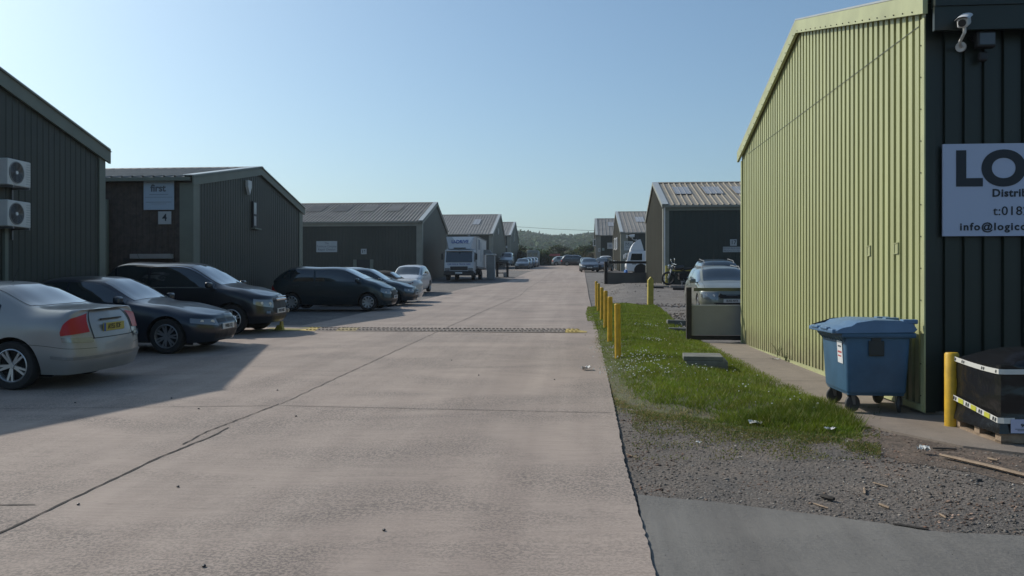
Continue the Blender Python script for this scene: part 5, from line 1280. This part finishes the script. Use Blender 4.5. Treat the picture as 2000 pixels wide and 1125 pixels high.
# big sign on the green unit
Yf = BG['Y0']-.06; df = onY(1841, Yf)[1]; xl = onY(1841, Yf)[0]; zt_, zb_ = zat(282, df), zat(461.5, df)
o = MB().box((1.35, 0, 0), (2.7, .03, zt_-zb_)).build('company_sign', M['sign_blue'] if 'sign_blue' in M else mat('pale_blue_sign', (.42,.48,.62), .45), None, loc=(xl, Yf, (zt_+zb_)/2)); tag(o, 'large pale sign with big black letters LO on the dark green wall', 'sign')
def lt(body, px, pyb, caph, bold, sx, space=1.0, ink='ink'):
    X = onY(px, Yf)[0]-xl; Z = zat(pyb, df)-(zt_+zb_)/2; text('lettering', body, caph/F*df/.70, (X, -.018, Z), (R(90), 0, 0), M[ink], o, align='LEFT', bold=bold, sx=sx, space=space, valign='TOP_BASELINE')
lt('LOGIC', 1863, 361, 64, .045, 1.10, 1.02); lt('Distribution', 1936, 385, 14.5, .03, 1.02, 1.10); lt('t:0182', 1938, 421, 17, .005, 1.05, 1.05); lt('info@logicd', 1873, 450, 14, .028, 1.05, 1.2)
s, w, h = sign(B4, 'company_sign', 'square pale blue sign reading first on the brown wall of unit 4', 281, 340, 350.5, 410, mat('faded_blue_sign', (.34,.42,.50), .5), [('first', -.02, .2, .32, .03, 'ink_soft', 1.0)])
MB().box((0,-.018,.0), (w*.62,.004,.02)).box((0,-.018,-.09*h), (w*.9,.004,.015)).box((0,-.018,-.25*h), (w*.85,.004,.02)).box((0,-.018,-.31*h), (w*.5,.004,.012)).build('small_print', M['ink_grey'], s)
sign(B4, 'number_sign', 'small square sign with the number 4 under the first sign', 309.5, 334.5, 413, 438, M['sign_grey'], [('4', 0, 0, .80, .01, 'ink', 1.0)])
sign(B16, 'company_sign', 'wide grey sign with three faded lines of text on unit 16', 618, 658.5, 471, 492.5, M['sign_grey'], [('The', 0, .30, .26, 0, 'ink_soft', 1), ('Furniture Company', 0, .02, .28, 0, 'ink_soft', .82), ('Repair Division', 0, -.27, .28, 0, 'ink_soft', .95)])
sign(B16, 'number_sign', 'small square sign with the number 16 above the door', 705, 716, 486, 496.5, M['sign_grey'], [('16', 0, 0, .80, .03, 'ink', .95)])
sign(B17, 'number_sign', 'small square sign with the number 17 beside the green wall', 1426, 1439, 467.5, 480, M['sign_grey'], [('17', 0, 0, .85, .01, 'ink', 1)])
sign(B17, 'company_sign', 'narrow grey two-line company sign below the number 17', 1412, 1447, 482, 492.5, M['sign_grey'], [('DESIGN BUILDING', 0, .22, .42, .01, 'ink_soft', .95), ('PRODUCTS LTD', -.03, -.24, .42, .01, 'ink_soft', .95)])
s, w, h = sign(B18, 'company_sign', 'square grey sign reading M5 behind the white lorry', 1218.8, 1236.5, 471, 489, M['sign_grey'], [('M', -.13, .12, .62, .0, 'ink_soft', 1), ('5', .27, -.03, .62, .0, 'ink_soft', 1)])
MB().box((-.05*w,-.018,-.2*h), (w*.6,.006,.03)).build('underline', M['ink_soft'], s)
s, w, h = sign(B19, 'emblem_sign', 'pale square sign with a round dark emblem on the farthest right unit', 1186, 1197.5, 474, 486, M['sign_grey'])
mb = MB()
for k in range(12): a = k*math.pi/6; mb.box((.2*w*math.cos(a), -.018, .2*w*math.sin(a)), (.18*w,.01,.05), ry=-a)
mb.cyl((0,-.016,0), (0,-.024,0), .16*w); mb.build('emblem', M['ink_grey'], s)
sign(B19, 'notice', 'small white notice nearest the corner of the farthest right unit', 1168, 1172.5, 484.5, 492, M['sign_grey'], [('4', 0, 0, .7, 0, 'ink', 1)]); sign(B19, 'notice', 'small pale notice to the right of the corner notice', 1176, 1180.5, 484.5, 489.5, mat('notice_teal', (.2,.27,.26), .5))
sign(BF, 'notice', 'small pale notice on the farthest left unit', 988, 991, 480, 484.5, M['sign_grey'])

# ------------------------------------------------------------ CCTV, floodlight, AC
def cctv(X, Y, Z, wallY, lab, s=1.0, yaw=.0, pitch=.32):
    root = empty('cctv_camera', lab, 'security camera', (X, Y, Z), yaw); c = MB()
    q = dict(rx=pitch)
    MB().rbox((0, 0, 0), (.105*s, .26*s, .10*s), .022*s, 3, rx=pitch).build('housing', M['white_metal'], root, sm=True)
    MB().cyl((0,-.125*s,-.048*s), (0,-.142*s,-.053*s), .038*s, seg=20).build('lens', M['black'], root)
    P = []
    for k in range(9):
        a = math.pi*k/8; P.append([(.068*s*math.cos(a), yy, .04*s+.035*s*math.sin(a)+yy*math.tan(pitch)) for yy in (-.175*s, .13*s)])
    MB().grid(P).build('sunshade', M['white'], root, sm=True)
    MB().tube([(0,.02*s,-.05*s), (0,.03*s,-.11*s), (-.07*s, (wallY-Y)*.5, -.16*s), (-.085*s, wallY-Y-.01, -.17*s)], .018*s).cyl((-.085*s, wallY-Y-.03, -.17*s), (-.085*s, wallY-Y, -.17*s), .055*s, seg=18).build('bracket', M['white_metal'], root, sm=True)
    return root
Yc = BG['Y0']-.38; xc_, dc = onY(1883, Yc); cctv(xc_, Yc, zat(42, dc), BG['Y0'], 'white bullet security camera high on the dark green wall at top right', .95, -.55, .38)
Yc = BG['Y0']-.10; xc_, dc = onY(1921, Yc); root = empty('floodlight', 'dark square floodlight under the eave to the right of the camera', 'floodlight', (xc_, Yc, zat(80, dc)))
MB().rbox((0,-.03,0), (.19,.10,.17), .02).build('lamp_body', M['black'], root); MB().box((0,-.083,-.0), (.15,.008,.12)).build('glass', mat('dim_glass', (.07,.08,.09), .2), root); MB().tube([(-.11,0,0), (-.11,.08,.06), (.11,.08,.06), (.11,0,0)], .010).rbox((0,.02,-.16), (.09,.07,.10), .02).build('bracket', M['black'], root)
Yc = BG['Y0']-.05; xc_, dc = onY(1957, Yc); o = MB().rbox((0,0,0), (.11,.07,.035), .012).build('sensor', M['wood_g'], loc=(xc_, Yc, zat(33, dc))); tag(o, 'small pale sensor under the eave at top right', 'sensor')
Yc = B18['Y0']-.8; xc_, dc = onY(1234, Yc); cctv(xc_, Yc, zat(461.5, dc), B18['Y0'], 'white security camera on the wall above the M5 sign', 2.4, -1.0, .1)
Yc = B18['Y0']-.12; xc_, dc = onY(1224.5, Yc); o = MB().rbox((0,0,0), (.20,.2,.34), .03).build('alarm_box', M['white_metal'], loc=(xc_, Yc, zat(462, dc))); tag(o, 'small white box left of the camera above the M5 sign', 'alarm box')
def ac(z0, lab):
    ya = onX(15, LX+.35)[0]; yb = onX(60, LX+.35)[0]; root = empty('air_conditioner', lab, 'air conditioner', (LX, (ya+yb)/2, z0), 0, 'air conditioning units on the far left wall'); L_ = yb-ya
    MB().rbox((.19, 0, .27), (.33, L_, .53), .02).build('casing', M['white_metal'], root)
    cy = -L_*.14; fan = MB().lathe([(.225,.0),(.225,.012),(.205,.012),(.205,0)], 'x', 30, (.357, cy, .27)); 
    for r_ in (.05,.09,.13,.17): fan.lathe([(r_,.008),(r_+.008,.012),(r_+.012,.004)], 'x', 24, (.357, cy, .27))
    for k in range(8): a = k*math.pi/4; fan.tube([(.365, cy, .27), (.365, cy+.21*math.cos(a), .27+.21*math.sin(a))], .004, 5)
    fan.build('fan_guard', M['alloy_d'], root); MB().cyl((.352, cy, .27), (.358, cy, .27), .205, seg=28).build('fan', M['black'], root); MB().cyl((.36, cy, .27), (.375, cy, .27), .035, seg=14).build('fan_hub', M['white'], root)
    mb = MB()
    for k in range(9): mb.box((.357, L_*.38, .07+k*.05), (.006, L_*.17, .012))
    mb.build('side_louvre', M['sign_grey'], root)
    MB().box((.2,-L_*.35,-.02), (.4,.04,.04)).box((.2,L_*.35,-.02), (.4,.04,.04)).box((.02,-L_*.35,-.12), (.03,.04,.24)).box((.02,L_*.35,-.12), (.03,.04,.24)).build('bracket', M['grey_metal'], root)
ac(3.76, 'upper of the two pale air conditioning units on the far left wall'); ac(2.93, 'lower of the two pale air conditioning units on the far left wall')
o = MB().box((.03,0,0), (.06,.10,2.9)).build('cable_trunking', M['trim'], loc=(LX, onX(8,LX)[0], 1.5)); tag(o, 'thin pale trunking running down below the air conditioners', 'trunking')

# ------------------------------------------------------------ things beyond the truck
x, y = (960-1133)/F*68, 67.5; z = H(x, y); root = empty('metal_cabinet', 'tall grey cabinet standing just right of the white box truck', 'cabinet', (x, y, z))
MB().rbox((0,0,.95), (.62,.7,1.9), .02).build('body', M['panel'], root); MB().box((0,0,1.97), (.8,.85,.1)).build('roof', M['white_metal'], root); MB().box((.33,-.2,.95), (.05,.14,1.8)).build('door_edge', M['white_metal'], root)
MB().prism([(-.9,-.3,1.95), (.2,-.3,1.95), (-.1,-.3,2.35), (-.9,-.3,2.35)], (0,.6,0)).build('canopy', M['panel'], root)
x, y = (981-1133)/F*72, 72; z = H(x, y); root = empty('workbench', 'dark timber bench on legs near the corner right of the truck', 'bench', (x, y, z))
MB().box((0,0,1.22), (1.0,1.3,.10)).build('table_top', M['wood_d'], root)
for a in (-.44, .44):
    for b in (-.55, .55): MB().box((a,b,.59), (.1,.1,1.18)).build('leg', M['wood_d'], root)
MB().box((0,0,.35), (.8,1.1,.06)).build('shelf', M['wood_d'], root); 
o = MB().rbox((0,0,.45), (.42,.4,.9), .03).build('crate', M['wood_d'], None, loc=(x-.9,y+.2,z)); tag(o, 'dark wooden box left of the timber bench', 'box')
o = MB().rbox((0,0,.2), (.25,.25,.4), .03).build('crate', M['panel'], None, loc=(x+.3,y-.95,z)); tag(o, 'small grey tub in front of the timber bench', 'tub')
x, y = (1084-1133)/F*150, 150; z = H(x, y); root = empty('sign_board', 'red board standing before the far hedge', 'board', (x, y, z))
zt_ = zat(495.8, 150)-z; zb_ = zat(500.3, 150)-z; MB().box((0,0,(zt_+zb_)/2), (1.85,.06,zt_-zb_)).build('panel', M['redsign'], root)
for a in (-.7,.7): MB().box((a,.05,(zt_)/2), (.08,.08,zt_)).build('post', M['wood_d'], root)
# overhead wire
mb = MB(); pts = []
for px in range(930, 1260, 10): 
    x, d = onY(px, 195); yy = np.interp(px, [930,1011,1085,1160,1260], [438,443,447.5,450.5,452]); pts.append((x, 195, zat(yy, d)))
o = mb.tube(pts, .035, 6).build('overhead_wire', M['ink_soft']); tag(o, 'thin overhead wire strung across the sky above the hill', 'wire')

# ------------------------------------------------------------ litter and debris
def flake(name, label, px, py, s, m, cat='litter', n=9, hz=.03, group=None):
    x, y = gp(px, py); mb = MB(); c = []
    bm = bmesh.new(); bmesh.ops.create_grid(bm, x_segments=5, y_segments=4, size=.5)
    for v in bm.verts: v.co = Vector((v.co.x*s[0]*random.uniform(.7,1.2), v.co.y*s[1]*random.uniform(.7,1.2), hz*(.5+mnoise.noise(Vector((v.co.x*9, v.co.y*9, px))))))
    me = bpy.data.meshes.new(name); bm.to_mesh(me); bm.free()
    up = mound(x, y)*.9 if inpoly(x, y, VG) else .03
    o = link(name, me, m, None, (x, y, H(x, y)+up+.01), (random.uniform(-.1,.1), 0, random.uniform(-.4,.4))); tag(o, label, cat, group); return o
flake('litter', 'crumpled white paper at the left edge of the grass', 1146, 727, (.16,.16), M['litter'], hz=.08)
flake('litter', 'flat white litter on the gravel below the grass', 1476, 834, (.13,.09), M['litter'], hz=.03)
flake('litter', 'small cream litter at the right tip of the grass', 1622, 847, (.11,.06), M['litter'], hz=.03)
flake('litter', 'pale torn scrap on the dark gravel by the concrete edge', 1366, 874, (.06,.04), M['litter'], hz=.02)
flake('litter', 'small clear plastic scrap on the dirt near the long plank', 1803, 889, (.07,.09), M['sign_grey'], hz=.05)
flake('litter', 'white rag lying beside the low wall post', 1333, 646, (.20,.16), M['litter'], hz=.08)
flake('litter', 'white scrap on the path at the foot of the green wall', 1516, 706, (.12,.08), M['litter'], hz=.02)
def stick(label, pa, pb, r, m, name='stick', cat='stick', flat=1.0, dz=0):
    a, b = gp(*pa), gp(*pb); A = Vector((*a, H(*a)+r+.012+dz)); Bv = Vector((*b, H(*b)+r+.012+dz)); mid = (A+Bv)/2+Vector((.0,.0,0))
    mb = MB(); d = (Bv-A); L_ = d.length; n = 6; 
    P = []
    for i in range(n+1):
        t = i/n; c = A+d*t+Vector((random.uniform(-1,1)*r*.3, random.uniform(-1,1)*r*.5, 0)); s_ = Vector((-d.y, d.x, 0)).normalized(); w = r*(1.0 if 0 < i < n else .7)
        P.append([tuple(c+s_*w*math.cos(q)+Vector((0,0,w*flat*math.sin(q)))) for q in [k*math.pi/3 for k in range(7)]])
    mb.v = []; mb.grid(P); mb.poly([tuple(p) for p in P[0][:-1]]); mb.poly([tuple(p) for p in P[-1][:-1]][::-1]); o = mb.build(name, m, sm=True); tag(o, label, cat); return o
stick('long weathered plank lying on the dirt at right', (1838,897), (2030,944), .026, M['wood'], 'plank', 'plank', .5)
stick('short dark thin board just above the long plank', (1822,881), (1868,883), .014, M['wood_d'], 'board', 'board', .6)
stick('short pale wood chip right of the long plank top', (1930,902), (1948,906), .018, M['wood'], 'wood_chip', 'wood chip', .5)
stick('dark wedge of wood on the gravel near the grey apron', (1602,976), (1630,984), .020, M['wood_d'], 'wood_offcut', 'wood offcut', .8)
stick('thin pale stick beside the dark wedge of wood', (1588,988), (1618,998), .006, M['wood'])
stick('thin pale twig in the middle of the dirt', (1705,947), (1735,956), .006, M['wood'])
stick('short upright-looking splinter left of the pale twig', (1688,958), (1689,970), .008, M['wood'])
stick('pale forked twig near the edge of the grey apron', (1717,990), (1736,998), .009, M['wood'])
stick('small pale splinter at lower right of the dirt', (1834,1008), (1848,1017), .006, M['wood'])
stick('thin twig at the left side of the gravel', (1223,890), (1245,898), .005, M['wood'])
stick('dark strip of debris on the edge of the grey apron at right', (1745,1030), (1812,1041), .012, M['wood_d'], 'debris_strip', 'debris', .5)
stick('brown twig lying on the road against the grass edge', (1128,694), (1162,689), .012, M['wood_d'])
# dark pebbles dropped on the road
for k, (px, py) in enumerate(((335,784), (388,805), (147,793), (542,768), (578,820), (153,996), (1063,656), (1143,658), (935,738), (882,708), (1083,747), (398,1120), (750,1048), (348,961))):
    x, y = gp(px, py); r = .012
    bm = bmesh.new(); bmesh.ops.create_icosphere(bm, subdivisions=1, radius=r)
    for v in bm.verts: v.co *= random.uniform(.8, 1.3); v.co.z *= .6
    me = bpy.data.meshes.new('pebble'); bm.to_mesh(me); bm.free(); o = link('pebble', me, M['ink'], None, (x, y, H(x, y)+.042)); tag(o, 'small dark pebble lying on the concrete road', 'pebble', 'dark pebbles scattered on the concrete road')
# weed at the foot of the green wall
def weed(px, py, h, lab, n=7):
    x, y = gp(px, py); x = min(x, GX-.07); root = empty('weed', lab, 'plant', (x, y, H(x, y)+.03)); mb = MB(); V = []; lf = MB()
    for k in range(n):
        a = random.uniform(0, 6.28); L_ = h*random.uniform(.5, 1); p = Vector((0,0,0)); pts = [p.copy()]
        for s in range(5): p = p+Vector((math.cos(a)*L_*.09*(s*.5), math.sin(a)*L_*.09*(s*.5), L_/5)); pts.append(p.copy()); c = p; b = random.uniform(0, 6.28); u = Vector((math.cos(b), math.sin(b), .3))*.045; w = Vector((-u.y, u.x, 0))*.35; lf.quad(c, c+u*.5+w, c+u, c+u*.5-w)
        mb.tube(pts, .0025, 5)
    mb.build('stem', mat('weed_stem', (.12,.13,.05), .8), root); lf.build('leaves', mat('weed_leaf', (.09,.12,.035), .7), root, fix=False)
weed(1522, 703, .30, 'tall thin weed growing at the foot of the green ribbed wall'); weed(1535, 710, .14, 'low bushy weed to the right of the tall thin weed', 8)

# ============================================================ LIGHT, AIR, CAMERA
w = bpy.data.worlds.new('World'); scene.world = w; w.use_nodes = True; nt = w.node_tree
bg = nt.nodes['Background']; sky = nt.nodes.new('ShaderNodeTexSky'); sky.sky_type = 'NISHITA'; sky.sun_disc = False
sd = Vector((-.848*math.cos(R(36.5)), .53*math.cos(R(36.5)), math.sin(R(36.5)))).normalized()
sky.sun_elevation = R(36.5); sky.sun_rotation = math.atan2(sd.x, sd.y); sky.air_density = 1.0; sky.dust_density = SKY_DUST; sky.ozone_density = SKY_OZ; sky.altitude = 50
mx = nt.nodes.new('ShaderNodeMix'); mx.data_type = 'RGBA'; mx.blend_type = 'MULTIPLY'; mx.inputs[0].default_value = 1; mx.inputs[7].default_value = (*SKY_TINT, 1)
nt.links.new(sky.outputs[0], mx.inputs[6]); nt.links.new(mx.outputs[2], bg.inputs[0]); bg.inputs[1].default_value = SKY
L = bpy.data.lights.new('sun', 'SUN'); L.energy = SUN; L.angle = R(.53); L.color = (1.0, .93, .83); so = bpy.data.objects.new('sun', L); COL.objects.link(so)
so.rotation_euler = sd.to_track_quat('Z', 'Y').to_euler()
cd = bpy.data.cameras.new('camera'); cam = bpy.data.objects.new('camera', cd); COL.objects.link(cam); scene.camera = cam
cd.sensor_width = 36; cd.lens = F/2000*36; cd.clip_end = 6000; cam.location = (0, 0, CAMZ); cam.rotation_euler = (math.pi/2, 0, TH)
scene.view_settings.view_transform = 'Standard'; scene.view_settings.look = 'None'; scene.view_settings.exposure = EXPO; scene.view_settings.gamma = 1
if HAZE:
    o = MB().box((0, 0, 49), (3300, 3300, 108)).build('haze', None); o.data.materials.clear(); hm = bpy.data.materials.new('haze_air'); hm.use_nodes = True; n = hm.node_tree; n.nodes.remove(n.nodes['Principled BSDF'])
    v = n.nodes.new('ShaderNodeVolumePrincipled'); v.inputs['Density'].default_value = HAZE; v.inputs['Color'].default_value = (.82,.90,1,1); v.inputs['Anisotropy'].default_value = .2
    n.links.new(v.outputs[0], n.nodes['Material Output'].inputs['Volume']); o.data.materials.append(hm); o['kind'] = 'stuff'; o['label'] = 'thin pale daytime haze in the air over the whole place'
